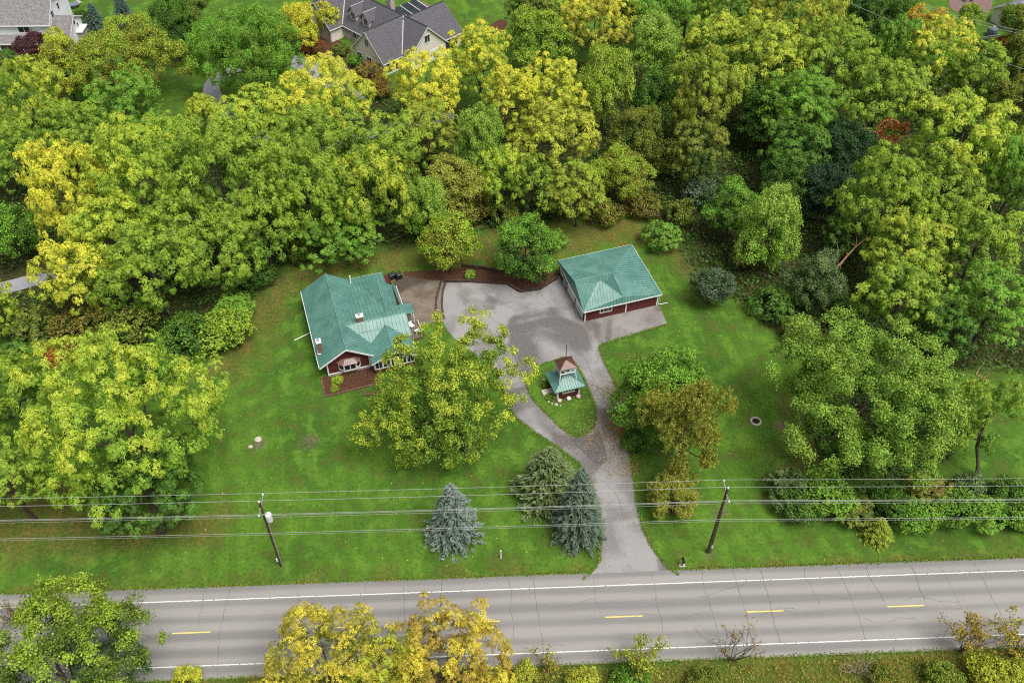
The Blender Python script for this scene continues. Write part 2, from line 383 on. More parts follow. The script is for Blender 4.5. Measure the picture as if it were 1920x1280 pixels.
def ribbon_pts(path, w):
    path = [Vector(p) for p in path]; L_, R_ = [], []
    for i, p in enumerate(path):
        t = (path[min(i + 1, len(path) - 1)] - path[max(i - 1, 0)]).normalized(); nrm = Vector((-t.y, t.x))
        L_.append(tuple(p + nrm * w / 2)); R_.append(tuple(p - nrm * w / 2))
    return L_ + R_[::-1]
def chaikin(path, it=2):
    for _ in range(it):
        o = [path[0]]
        for i in range(len(path) - 1):
            a, b = Vector(path[i]), Vector(path[i + 1]); o += [tuple(a * 0.75 + b * 0.25), tuple(a * 0.25 + b * 0.75)]
        path = o + [path[-1]]
    return path

# ------------------------------------------------------------------ road
ROAD_A = R(2.33)
rc = (g(960, 1104) + g(960, 1226)) / 2                     # road centre line at x = 0
def road_xy(s, t): return (rc.x + s * math.cos(ROAD_A) - t * math.sin(ROAD_A), rc.y + s * math.sin(ROAD_A) + t * math.cos(ROAD_A))
def build_road():
    half = 5.05; mb = MB(); z0, z1 = -0.02, 0.05
    N = 160; S = np.concatenate([[-900, -400, -200], np.linspace(-90, 90, N), [200, 400, 900]])
    top, bot = [], []
    for s in S:
        j = 0.035 * math.sin(s * 1.9) + 0.05 * math.sin(s * 0.31 + 1) if abs(s) < 95 else 0
        top.append((s, half + 0.25 + j, z1)); bot.append((s, -half - 0.05 + 0.05 * math.sin(s * 2.3 + 2) if abs(s) < 95 else -half, z1))
    n = len(S); v = top + bot + [(x, y, z0) for x, y, _ in top] + [(x, y, z0) for x, y, _ in bot]
    f = []
    for i in range(n - 1):
        f += [(n + i, n + i + 1, i + 1, i), (i, i + 1, 2 * n + i + 1, 2 * n + i), (n + i + 1, n + i, 3 * n + i, 3 * n + i + 1)]
    mb.v, mb.f = v, f
    road = struct(mb.build('road', 'road', None, (rc.x, rc.y, 0), ROAD_A))
    zt = z1 + 0.005
    for t in (3.70, -3.68):                                # solid white edge lines
        m2 = MB(); S2 = np.linspace(-95, 95, 1500); k = len(S2)
        j = [0.012 * math.sin(s * 7) + 0.01 * random.uniform(-1, 1) for s in S2]
        m2.v = [(s, t + 0.055 + a, zt) for s, a in zip(S2, j)] + [(s, t - 0.055 + a, zt) for s, a in zip(S2, j)]
        m2.f = [(k + i, k + i + 1, i + 1, i) for i in range(k - 1) if random.random() > 0.035]
        m2.build('edge_line', 'white_line', road)
    for i in range(-6, 7):                                 # yellow centre dashes
        a = -3.25 + 15.05 * i - 2.0
        MB().add([(a, -0.07, zt), (a + 3.95, -0.07, zt), (a + 3.95, 0.07, zt), (a, 0.07, zt)], [(0, 1, 2, 3)]).build('centre_dash', 'yellow_line', road)
    def crack(pts, w):
        m3 = MB(); fine = []
        for (a, b), (c, d) in zip(pts[:-1], pts[1:]):
            L = math.hypot(c - a, d - b); n = max(2, int(L / 0.35))
            for q in range(n):
                fine.append((a + (c - a) * q / n + random.uniform(-.07, .07), b + (d - b) * q / n + random.uniform(-.07, .07)))
        fine.append(pts[-1])
        pts2 = [Vector(p) for p in fine]; k = len(pts2)
        for i, p in enumerate(pts2):
            t = (pts2[min(i + 1, k - 1)] - pts2[max(i - 1, 0)]).normalized(); nr = Vector((-t.y, t.x)); ww = w * random.uniform(0.6, 1.4) / 2
            m3.v += [(p.x + nr.x * ww, p.y + nr.y * ww, zt + 0.003), (p.x - nr.x * ww, p.y - nr.y * ww, zt + 0.003)]
        m3.f = [(2 * i + 1, 2 * i + 3, 2 * i + 2, 2 * i) for i in range(k - 1)]
        m3.build('crack', 'crack', road)
    s = -52.0; rr = random.Random(5)
    while s < 52:                                           # transverse cracks, some only half way across
        t0 = 5.0; t1 = rr.choice((-5.0, -5.0, -2.0, 0.6, -3.6)); pts = [(s, t0)]; x = s
        for t in np.linspace(t0, t1, 5)[1:]:
            x += rr.uniform(-.22, .35); pts.append((x, t))
        crack(pts, rr.uniform(0.025, 0.06)); s += rr.uniform(2.6, 7.5)
    for s0, t0 in ((4, 1.2), (13, 0.0), (20, 1.9), (17, -0.2), (26, -.6), (33, 1.6), (-6, -1.6), (37, -1.2), (2, -2.9), (28, 0.1), (42, 0.6)):   # wandering lengthwise cracks
        pts = [(s0, t0)]
        for i in range(rr.randint(3, 6)): pts.append((pts[-1][0] + rr.uniform(.7, 1.3), pts[-1][1] + rr.uniform(-.5, .5)))
        crack(pts, 0.035)
build_road()

# ------------------------------------------------------------------ driveways, patio, beds
A = R(17.8)
sheet('driveway', gl([(1093, 1086), (1112, 1072), (1124, 1050), (1127, 1010), (1124, 960), (1108, 905), (1085, 868), (1045, 838), (1005, 812), (966, 782), (950, 755), (940, 720), (915, 680), (870, 650), (842, 625), (829, 600), (823, 570), (828, 540), (838, 528), (900, 528), (948, 531), (975, 545), (1010, 540), (1040, 520), (1054, 512), (1075, 555), (1098, 604), (1130, 596), (1128, 645), (1122, 650), (1131, 674), (1147, 706), (1160, 735), (1168, 770), (1176, 815), (1184, 870), (1190, 905), (1196, 955), (1206, 992), (1224, 1028), (1248, 1060), (1272, 1078)]), 0.03, 'drive', 0.05, 1)
sheet('asphalt_patch', gl([(1062, 818), (1085, 822), (1108, 815), (1120, 800), (1128, 818), (1136, 845), (1138, 868), (1118, 872), (1096, 852)]), 0.036, drive_mat('dark_asphalt_patch', (0.095, 0.092, 0.096), (0.06, 0.058, 0.06), (0.13, 0.127, 0.13), 0.4), 0.03, 1)
def pave_crack(pts, w, z):
    pts = chaikin(gl(pts), 1); fine = []
    for (a, b), (c, d) in zip(pts[:-1], pts[1:]):
        n = max(2, int(math.hypot(c - a, d - b) / .3))
        fine += [Vector((a + (c - a) * q / n + random.uniform(-.06, .06), b + (d - b) * q / n + random.uniform(-.06, .06))) for q in range(n)]
    mb = MB(); k = len(fine)
    for i, p in enumerate(fine):
        tt = (fine[min(i + 1, k - 1)] - fine[max(i - 1, 0)]).normalized(); ww = w * random.uniform(.5, 1.4) / 2
        mb.v += [(p.x - tt.y * ww, p.y + tt.x * ww, z), (p.x + tt.y * ww, p.y - tt.x * ww, z)]
    mb.f = [(2 * i + 1, 2 * i + 3, 2 * i + 2, 2 * i) for i in range(k - 1)]
    return mb.build('crack', 'crack', bpy.data.objects['driveway'])
for pts in ([(905, 545), (950, 575), (985, 585), (1030, 620)], [(1010, 548), (1035, 575), (1050, 610), (1060, 650)], [(985, 600), (1010, 640), (1000, 670)], [(1080, 640), (1105, 690), (1125, 740)], [(1030, 560), (1070, 570), (1085, 600)], [(1130, 900), (1160, 930), (1170, 980)], [(870, 560), (930, 600), (960, 640)]): pave_crack(pts, .05, .0345)
sheet('garage_apron', gl([(1094, 600), (1232, 568), (1239, 580), (1251, 608), (1128, 647), (1108, 640)]), 0.045, 'apron', 0.06)
sheet('grass_island', gl([(1003, 690), (1020, 682), (1042, 676), (1062, 668), (1082, 684), (1096, 712), (1112, 750), (1119, 778), (1115, 800), (1101, 814), (1080, 820), (1066, 814), (1042, 793), (1015, 765), (994, 742), (988, 725), (995, 705)]), 0.07, 'lawn', 0.07, 2)
sheet('patio', gl([(735, 518), (760, 514), (838, 527), (831, 545), (829, 572), (833, 602), (806, 606), (776, 616), (755, 590)]), 0.04, 'patio', 0.06)
for path, w in (([(-60, 556), (60, 527), (170, 490), (340, 425), (540, 325), (640, 268), (740, 237), (850, 216)], 2.9), ([(560, 305), (470, 245), (425, 210), (392, 172), (404, 146), (450, 126)], 3.0)):
    sheet('neighbour_driveway', ribbon_pts(chaikin(gl(path), 3), w), 0.03 if w < 2.95 else 0.036, 'ndrive', 0.05)
sheet('neighbour_forecourt', gl([(552, 104), (598, 118), (650, 154), (690, 188), (640, 178), (585, 152), (545, 124)]), 0.034, 'ndrive', 0.05)
sheet('paver_walk', gl([(598, 116), (622, 98), (664, 128), (650, 152)]), 0.05, 'paver', 0.05)
sheet('mulch_bed', gl([(560, 100), (600, 60), (625, 68), (660, 95), (690, 130), (720, 160), (690, 180), (655, 150), (625, 100), (598, 118), (570, 112)]), 0.045, 'mulch', 0.05, 1)
sheet('mulch_bed', gl([(912, 55), (935, 36), (955, 40), (945, 58), (925, 66)]), 0.05, 'mulch', 0.05, 2)
sheet('mulch_bed', gl([(755, 510), (830, 505), (868, 502), (945, 512), (952, 530), (840, 527), (800, 525), (760, 517)]), 0.05, 'mulch', 0.05)
sheet('mulch_bed', gl([(950, 512), (1010, 500), (1050, 515), (1040, 524), (1010, 542), (975, 546), (948, 532)]), 0.045, 'mulch', 0.05)
sheet('front_walk', gl([(0, 95), (42, 100), (40, 118), (0, 120)]), 0.03, 'paver', 0.05)

# ------------------------------------------------------------------ building helpers
def slope(parent, pts, m, seam=None, spacing=0.5, thick=0.07, name='roof_slope', seam_h=0.04):
    """planar roof slope (corner points) as a slab; standing seams run down the slope as a sub-part"""
    mb = MB(); P = [Vector(p) for p in pts]
    nrm = Vector((0, 0, 0))
    for i in range(len(P)): nrm += P[i].cross(P[(i + 1) % len(P)])
    if nrm.z < 0: P.reverse(); nrm = -nrm
    nrm.normalize(); mb.prism(P, Vector((0, 0, -thick)))
    o = mb.build(name, m, parent)
    if seam:
        down = Vector((0, 0, -1)); down = (down - nrm * down.dot(nrm)).normalized() if abs(nrm.z) < 0.9999 else Vector((0, -1, 0))
        sx = down.cross(nrm).normalized(); q2 = [(p.dot(sx), p.dot(down)) for p in P]
        lo, hi = min(a for a, _ in q2), max(a for a, _ in q2); c0 = P[0]; base = c0 - sx * q2[0][0] - down * q2[0][1]
        ms = MB(); s = lo + 0.12
        while s < hi - 0.05:
            ts = []
            for i in range(len(q2)):
                (a, ta), (b, tb) = q2[i], q2[(i + 1) % len(q2)]
                if (a > s) != (b > s): ts.append(ta + (tb - ta) * (s - a) / (b - a))
            ts.sort()
            for t0, t1 in zip(ts[::2], ts[1::2]):
                if t1 - t0 > 0.1:
                    e = base + sx * s + down * t0; h = base + sx * s + down * t1
                    ms.prism([e - sx * 0.022, h - sx * 0.022, h + sx * 0.022, e + sx * 0.022], nrm * seam_h)
            s += spacing
        if ms.v: tag(ms.build('standing_seams', seam, o), kind='stuff')
    return o
def ridge_cap(parent, pts, m='green_cap', w=0.16, name='ridge_cap'):
    mb = MB()
    for a, b in zip(pts[:-1], pts[1:]): mb.tube([Vector(a) + Vector((0, 0, .02)), Vector(b) + Vector((0, 0, .02))], w / 2, 6)
    return mb.build(name, m, parent)
def window(parent, x0, x1, z0, z1, y, ax='y', sgn=-1, fr=0.09, mull=1, frame='white', rails=0, name='window'):
    """framed window on a wall: plane at y (ax='y') or x (ax='x'), facing sgn"""
    def bx(mb, a0, a1, c0, c1, d0, d1):
        lo, hi = sorted((y + sgn * d0, y + sgn * d1))
        return mb.box(a0, a1, lo, hi, c0, c1) if ax == 'y' else mb.box(lo, hi, a0, a1, c0, c1)
    mb = MB()
    bx(mb, x0, x1, z1 - fr, z1, 0.0, 0.07); bx(mb, x0, x1, z0, z0 + fr, 0.0, 0.08)
    bx(mb, x0, x0 + fr, z0 + fr, z1 - fr, 0.0, 0.07); bx(mb, x1 - fr, x1, z0 + fr, z1 - fr, 0.0, 0.07)
    for i in range(mull):
        c = x0 + (x1 - x0) * (i + 1) / (mull + 1); bx(mb, c - fr * .35, c + fr * .35, z0 + fr, z1 - fr, 0.0, 0.06)
    for i in range(rails):
        c = z0 + (z1 - z0) * (i + 1) / (rails + 1); bx(mb, x0 + fr, x1 - fr, c - fr * .25, c + fr * .25, 0.0, 0.055)
    w = mb.build(name, frame, parent)
    bx(MB(), x0 + fr, x1 - fr, z0 + fr, z1 - fr, 0.004, 0.03).build('pane', 'glass', w)
    return w
def P3(mb, *a): return mb

# ------------------------------------------------------------------ green-roofed red house
def build_house():
    O = g(617, 707); h = empty('house', (O.x, O.y, 0), A)
    tag(h, 'red-brown house with a many-gabled green standing-seam metal roof and front bay window', 'house')
    k = 0.63; xr, zr = 2.73, 5.0
    zm = lambda x: zr - k * abs(x - xr)
    # walls
    MB().box(-0.06, 5.66, -0.05, 14.45, 0, 0.42).build('foundation', 'stone_pale', h)
    gw = MB().prism([(0, 0, .42), (5.6, 0, .42), (5.6, 0, zm(5.6) - .12), (xr, 0, zr - .16), (0, 0, zm(0) - .12)], (0, 0.15, 0)).build('front_wall', 'siding', h)
    MB().prism([(0, 14.25, .42), (5.6, 14.25, .42), (5.6, 14.25, zm(5.6) - .12), (xr, 14.25, zr - .16), (0, 14.25, zm(0) - .12)], (0, 0.15, 0)).build('rear_wall', 'siding', h)
    MB().box(0.0, 0.15, 0.15, 14.25, .42, zm(0) - .12).build('side_wall', 'siding', h)
    MB().box(5.6, 11.3, 1.5, 14.8, 0, 2.5).build('side_wall', 'siding', h)
    MB().prism([(11.3, 1.7, 2.5), (11.3, 4.28, 4.25), (11.3, 14.2, 2.6), (11.3, 14.2, 2.5)], (0.12, 0, 0)).build('side_gable_wall', 'siding', h)
    # main roof
    y0, y1 = -0.62, 14.85
    slope(h, [(-1.0, y0, zm(-1.0)), (xr, y0, zr), (xr, y1, zr), (-1.0, y1, zm(-1.0))], 'green_roof', 'green_seam')
    slope(h, [(6.45, y0, zm(6.45)), (xr, y0, zr), (xr, y1, zr), (6.45, y1, zm(6.45))], 'green_roof', 'green_seam')
    ridge_cap(h, [(xr, y0, zr), (xr, y1, zr)])
    for x in (-1.0, 6.45):                                   # white barge boards and corner boards
        a, b = Vector((x, y0 - .03, zm(x) - .02)), Vector((xr, y0 - .03, zr - .02))
        MB().prism([a, b, b - Vector((0, 0, .26)), a - Vector((0, 0, .26))], (0, -0.05, 0)).build('barge_board', 'white', h)
    MB().box(-1.08, -0.97, y0, y1, zm(-1.0) - .16, zm(-1.0) - .02).build('gutter', 'white', h)
    MB().tube([(-0.95, 14.6, 2.5), (-0.15, 14.35, 2.2), (-0.12, 14.35, .3), (-.9, 14.9, .12)], .05, 6).build('downspout', 'white', h)
    MB().tube([(-1.05, 8.9, .15), (-3.3, 8.2, .08)], .07, 6).build('drain_pipe', 'white', h)
    for x in (0.0, 5.52): MB().box(x - .06, x + .12, -0.06, 0.0, .42, zm(x) - .15).build('corner_board', 'white', h)
    MB().box(-0.06, 5.6, -0.09, -0.002, .42, .58).build('skirt_board', 'white', h)
    vent = MB()
    vent.lathe([(0.30, -.05), (0.30, .05), (0.19, .05), (0.19, -.05)], 20)
    vent.v = [(x + xr, -z - .05, y + 4.30) for x, y, z in vent.v]; vo = vent.build('round_vent', 'white', h)
    d = MB().lathe([(0.001, .02), (0.2, .02)], 20); d.v = [(x + xr, -z - .05, y + 4.30) for x, y, z in d.v]; d.build('louvre', 'black', vo)
    # bay window
    bx0, bx1, by = 1.45, 4.35, -0.62
    pl = [(bx0, -.002), (bx0 + .62, by), (bx1 - .62, by), (bx1, -.002)]
    bay = MB().prism([(x, y, .95) for x, y in pl], (0, 0, .22)).build('bay_window', 'white', h)
    MB().prism([(x, y, 2.18) for x, y in pl], (0, 0, .12)).build('head_trim', 'white', bay)
    for a, b in zip(pl[:-1], pl[1:]):
        a, b = Vector((*a, 0)), Vector((*b, 0)); dr = (b - a).normalized(); nr = Vector((dr.y, -dr.x, 0)); L = (b - a).length
        for s in ([0, L] if L < 1 else [0, L * .5, L]):
            c = a + dr * min(max(s, .06), L - .06)
            MB().prism([c - dr * .06 + Vector((0, 0, 1.17)), c + dr * .06 + Vector((0, 0, 1.17)), c + dr * .06 + Vector((0, 0, 2.18)), c - dr * .06 + Vector((0, 0, 2.18))], -nr * .07).build('mullion', 'white', bay)
        MB().prism([a + Vector((0, 0, 1.17)) - nr * .03, b + Vector((0, 0, 1.17)) - nr * .03, b + Vector((0, 0, 2.18)) - nr * .03, a + Vector((0, 0, 2.18)) - nr * .03], -nr * .02).build('pane', 'glass', bay)
    ov = [(bx0 - .22, 0), (bx0 + .5, by - .25), (bx1 - .5, by - .25), (bx1 + .22, 0)]
    tp = [(bx0 + .5, 0), (bx0 + .95, -.22), (bx1 - .95, -.22), (bx1 - .5, 0)]
    br = MB(); v = [(x, y, 2.30) for x, y in ov] + [(x, y, 2.78) for x, y in tp]
    br.add(v, [(0, 1, 5, 4), (1, 2, 6, 5), (2, 3, 7, 6), (4, 5, 6, 7), (3, 2, 1, 0)]); rb = br.build('bay_roof', 'copper', h)
    rs = MB()
    for i in range(7):
        t = i / 6; p = Vector(ov[1]).lerp(Vector(ov[2]), t); q = Vector(tp[1]).lerp(Vector(tp[2]), t)
        rs.bar((p.x, p.y, 2.32), (q.x, q.y, 2.80), .035)
    tag(rs.build('seam_ribs', 'copper', rb), kind='stuff')
    # cross roof running to the right
    zc, yc = 4.45, 4.28; kb = 0.158
    xe = 11.72
    slope(h, [(xr, yc, zc), (xe, yc, zc), (xe, 1.55, zc - k * (yc - 1.55)), (xr, 1.55, zc - k * (yc - 1.55))], 'green_roof', 'green_seam')
    slope(h, [(xr + .2, yc, zc), (xe, yc, zc), (xe, 6.4, zc - kb * (6.4 - yc)), (10.65, 6.4, zc - kb * (6.4 - yc)), (10.65, 15.4, zc - kb * (15.4 - yc)), (xr + .2, 15.4, zc - kb * (15.4 - yc))], 'green_roof', 'green_seam')
    ridge_cap(h, [(xr + .9, yc, zc), (xe, yc, zc)])
    MB().box(6.4, 10.7, 15.4, 15.47, 2.45, 2.66).build('rear_fascia', 'white', h)
    ridge_cap(h, [(4.5, 3.05, zc - k * 1.23), (8.3, 3.05, zc - k * 1.23)], 'green_cap', .10, 'roof_flashing')
    # rear right gable
    x3, z3 = 9.33, 4.28
    z3f = lambda x: z3 - k * abs(x - x3)
    slope(h, [(x3, 4.4, z3), (x3, 12.0, z3), (11.9, 12.0, z3f(11.9)), (11.9, 6.2, z3f(11.9)), (11.5, 4.4, z3f(11.5))], 'green_roof', 'green_seam')
    slope(h, [(x3, 4.4, z3), (x3, 12.0, z3), (7.3, 12.0, z3f(7.3)), (7.3, 4.4, z3f(7.3))], 'green_roof', 'green_seam')
    ridge_cap(h, [(x3, 4.6, z3), (x3, 12.0, z3)])
    MB().prism([(7.6, 11.6, 2.6), (11.4, 11.6, 2.6), (x3, 11.6, z3 - .15)], (0, .15, 0)).build('rear_gable_wall', 'siding', h)
    MB().box(11.88, 11.97, 6.3, 12.0, z3f(11.9) - .12, z3f(11.9) - .0).build('gutter', 'white', h)
    # sun-room gable at the front
    xp, zp, kp = 8.63, 3.9, 0.46
    zpf = lambda x: zp - kp * abs(x - xp)
    slope(h, [(xp, -1.85, zp), (xp, 3.6, zp), (5.55, 3.6, zpf(5.55)), (5.55, -1.85, zpf(5.55))], 'green_roof', 'green_seam')
    slope(h, [(xp, -1.85, zp), (xp, 3.6, zp), (11.65, 3.6, zpf(11.65)), (11.65, -1.85, zpf(11.65))], 'green_roof', 'green_seam')
    ridge_cap(h, [(xp, -1.85, zp), (xp, 3.4, zp)])
    for x in (5.55, 11.65):
        a, b = Vector((x, -1.88, zpf(x) - .02)), Vector((xp, -1.88, zp - .02))
        MB().prism([a, b, b - Vector((0, 0, .2)), a - Vector((0, 0, .2))], (0, -0.05, 0)).build('barge_board', 'white', h)
    MB().box(5.9, 11.35, -1.42, -1.3, .35, .85).build('sunroom_base', 'siding', h)
    MB().box(5.9, 6.02, -1.3, 1.5, .35, 2.45).build('sunroom_side', 'white', h)
    MB().box(11.23, 11.35, -1.3, 1.5, .35, 2.45).build('sunroom_side', 'white', h)
    MB().prism([(6.0, -1.42, 2.36), (11.25, -1.42, 2.36), (xp, -1.42, zp - .22)], (0, .12, 0)).build('sunroom_gable', 'white', h)
    MB().prism([(6.55, -1.425, 2.5), (10.7, -1.425, 2.5), (xp, -1.425, zp - .42)], (0, -.02, 0)).build('gable_pane', 'glass', h)
    for i in range(5): window(h, 6.0 + i * 1.06, 6.0 + (i + 1) * 1.06, .85, 2.36, -1.36, mull=1, fr=.11, rails=0)
    # chimneys, vent pipe, side porch
    for (x, y, w, d, z0, z1) in ((-0.38, 1.95, .55, .75, 2.6, 4.9), (5.55, 4.55, .85, .6, 4.0, 5.35)):
        c = MB().box(x - w / 2, x + w / 2, y - d / 2, y + d / 2, z0, z1).build('chimney', 'brick', h)
        MB().box(x - w / 2 - .07, x + w / 2 + .07, y - d / 2 - .07, y + d / 2 + .07, z1, z1 + .12).build('chimney_cap', 'white', c)
        MB().lathe([(.16, z1 + .12), (.16, z1 + .4), (.2, z1 + .42), (.001, z1 + .46)], 10, (x, y)).build('flue', 'steel', c)
        MB().box(x - w / 2 - .12, x + w / 2 + .12, y - d / 2 - .12, y + d / 2 + .12, z1 - (1.05 if x > 0 else 1.9), z1 - (.97 if x > 0 else 1.82)).build('flashing', 'white', c)
    MB().lathe([(.1, 2.6), (.1, 4.35), (.001, 4.36)], 10, (5.95, 14.1)).build('vent_pipe', 'white', h)
    slope(h, [(11.95, 8.4, 2.35), (13.2, 8.4, 2.2), (13.2, 6.3, 2.2), (11.95, 6.3, 2.35)], 'green_roof', 'green_seam', .4)
    for y in (6.4, 8.3): MB().box(13.0, 13.12, y - .06, y + .06, .05, 2.18).build('porch_post', 'white', h)
    dk = MB().box(11.45, 13.6, 3.2, 6.2, .1, .45).build('side_deck', 'wood_deck', h)
    rail = MB().bar((13.5, 3.3, .95), (13.5, 6.1, .95), .06).bar((13.5, 3.3, .7), (13.5, 6.1, .7), .04)
    for y in (3.35, 4.2, 5.1, 6.05): rail.box(13.46, 13.54, y - .04, y + .04, .45, .95)
    rail.build('deck_rail', 'white', h)
    window(h, 2.5, 3.9, 1.0, 2.0, 0.0, 'x', -1); window(h, 8.6, 10.0, 1.0, 2.0, 0.0, 'x', -1)
    return h, O
HOUSE, HO = build_house()
def loc_xy(O, x, y, z=0.0): return Vector((O.x + x * math.cos(A) - y * math.sin(A), O.y + x * math.sin(A) + y * math.cos(A), z))

# mulch beds and their timber edging in front of the house
sheet('mulch_bed', [tuple(loc_xy(HO, *p)[:2]) for p in ((-.95, .1), (-1.05, -3.2), (6.4, -3.05), (6.4, .1))], 0.13, 'mulch', 0.14)
sheet('grass_bed', [tuple(loc_xy(HO, *p)[:2]) for p in ((3.85, -3.1), (3.85, -4.6), (7.6, -4.6), (7.6, -3.1))], 0.10, 'lawn', 0.1)
def edging(name, label, pts, z0, h, w, L, m):
    e = empty(name, (pts[0][0], pts[0][1], 0)); tag(e, label, 'edging' if h < .3 else 'retaining wall')
    for a, b in zip(pts[:-1], pts[1:]):
        a, b = Vector(a), Vector(b); n = max(1, round((b - a).length / L))
        for course in range(max(1, round(h / .22))):
            for i in range(n):
                p, q = a.lerp(b, (i + .02) / n), a.lerp(b, (i + .98) / n); dr = (q - p).normalized(); nr = Vector((-dr.y, dr.x)) * w / 2
                jz = random.uniform(-.012, .012); zz = z0 + course * .22
                mb = MB().prism([(*(p + nr - e.location.xy), zz), (*(q + nr - e.location.xy), zz), (*(q - nr - e.location.xy), zz), (*(p - nr - e.location.xy), zz)], (0, 0, .21 + jz))
                mb.build('timber', m, e)
    return e
lp = lambda L: [tuple(loc_xy(HO, *p)[:2]) for p in L]
edging('bed_edging', 'brown timber edging around the mulch bed under the bay window', lp([(-1.0, .2), (-1.1, -3.3), (6.6, -3.15)]), 0, .22, .2, 1.3, 'timber')
edging('bed_edging', 'brown timber edging around the small grass bed half under the big maple', lp([(3.85, -3.35), (3.85, -4.7), (7.7, -4.6)]), 0, .22, .2, 1.3, 'timber')
edging('retaining_wall', 'dark timber retaining wall along the back of the parking court', gl([(832, 529), (880, 529), (950, 533), (975, 548), (1012, 543), (1046, 522)]), 0, .44, .26, 1.6, 'wall_timber')
edging('retaining_wall', 'upper dark timber wall behind the mulch bed and the green clump', gl([(866, 501), (905, 505), (946, 513)]), 0, .66, .26, 1.6, 'wall_timber')
edging('patio_curb', 'outer curved dark timber curb between patio and parking court', gl([(836, 530), (831, 545), (829, 560), (829, 577), (833, 598)]), 0, .22, .22, 1.1, 'wall_timber')
edging('patio_curb', 'inner dark timber curb on the patio edge', gl([(827, 528), (822, 545), (818, 562), (817, 585)]), 0, .22, .24, 1.1, 'wall_timber')

# ------------------------------------------------------------------ garage
def build_garage():
    O = g(1095.5, 603); h = empty('garage', (O.x, O.y, 0), A)
    tag(h, 'square red-brown garage with a folded green hip metal roof beside the parking court', 'garage')
    W, D, e = 11.0, 10.4, 2.45
    MB().box(0, W, 0, .15, .05, e).build('front_wall', 'siding', h)
    MB().box(W - .15, W, .15, D, .05, e).build('side_wall', 'siding', h)
    MB().box(0, .15, .15, D, .05, e).build('door_wall', 'siding', h)
    MB().box(.15, W - .15, D - .15, D, .05, e).build('rear_wall', 'siding', h)
    BL, BR, FR, FL = (-.15, 10.85, e), (11.55, 10.95, e), (11.3, -.5, e), (-.45, -.55, e)
    R1, R2, R3, P1, P2, V = (-.1, 4.1, 4.1), (5.35, 3.85, 4.4), (5.5, -.15, 3.3), (2.7, 2.7, 4.4), (3.4, 2.65, 4.4), (4.4, 3.3, 3.4)
    def poly(pts, nm='roof_slope'):
        slope(h, pts, 'green_roof', 'green_seam', .42, name=nm)
    poly([BL, BR, R2, R1]); poly([BR, FR, R2]); poly([FR, R3, R2]); poly([FL, FR, R3]); poly([FL, R3, P2, P1]); poly([BL, R1, FL]); poly([R1, P1, FL])
    poly([R1, R2, V], 'valley_slope'); poly([R2, R3, V], 'valley_slope'); poly([R3, P2, V], 'valley_slope'); poly([P2, P1, V], 'valley_slope'); poly([P1, R1, V], 'valley_slope')  # sunk point V is added so the pocket faces come out darker
    for ln in ([R1, R2], [R2, BR], [R2, R3], [R3, P2, P1], [P1, FL], [R1, BL], [R1, P1]): ridge_cap(h, ln, 'green_cap', .13)
    for a, b in ((BL, BR), (BR, FR), (FR, FL), (FL, BL)):
        a, b = Vector(a), Vector(b); dr = (b - a).normalized(); nr = Vector((-dr.y, dr.x, 0)) * .05
        lo = Vector((0, 0, -.2)); MB().prism([a + lo, b + lo, b + Vector((0, 0, -.01)), a + Vector((0, 0, -.01))], nr).build('fascia', 'white', h)
    for x in (-.02, 6.1, 10.86): MB().box(x, x + .16, -.05, -.002, .05, e - .1).build('trim_board', 'white', h)
    window(h, 2.2, 4.05, .95, 1.85, 0.0, mull=2, fr=.11)
    for y0, y1 in ((.6, 3.4), (3.9, 6.7)):                     # white overhead doors facing the court
        d = MB().box(-.06, -.002, y0, y1, .06, 2.2).build('overhead_door', 'white', h)
        for z in (.6, 1.13, 1.66): MB().box(-.075, -.06, y0 + .05, y1 - .05, z - .02, z + .02).build('door_groove', 'steel', d)
    window(h, 7.3, 8.4, .2, 2.15, 0.0, 'x', -1, fr=.12, mull=1, rails=1, name='side_door'); window(h, 8.8, 9.9, .9, 2.15, 0.0, 'x', -1, fr=.12, mull=1)
    MB().tube([(11.15, -.35, 2.3), (11.15, -.1, 2.0), (11.15, -.1, .2), (12.6, -.1, .12)], .05, 6).build('downspout', 'white', h)
build_garage()

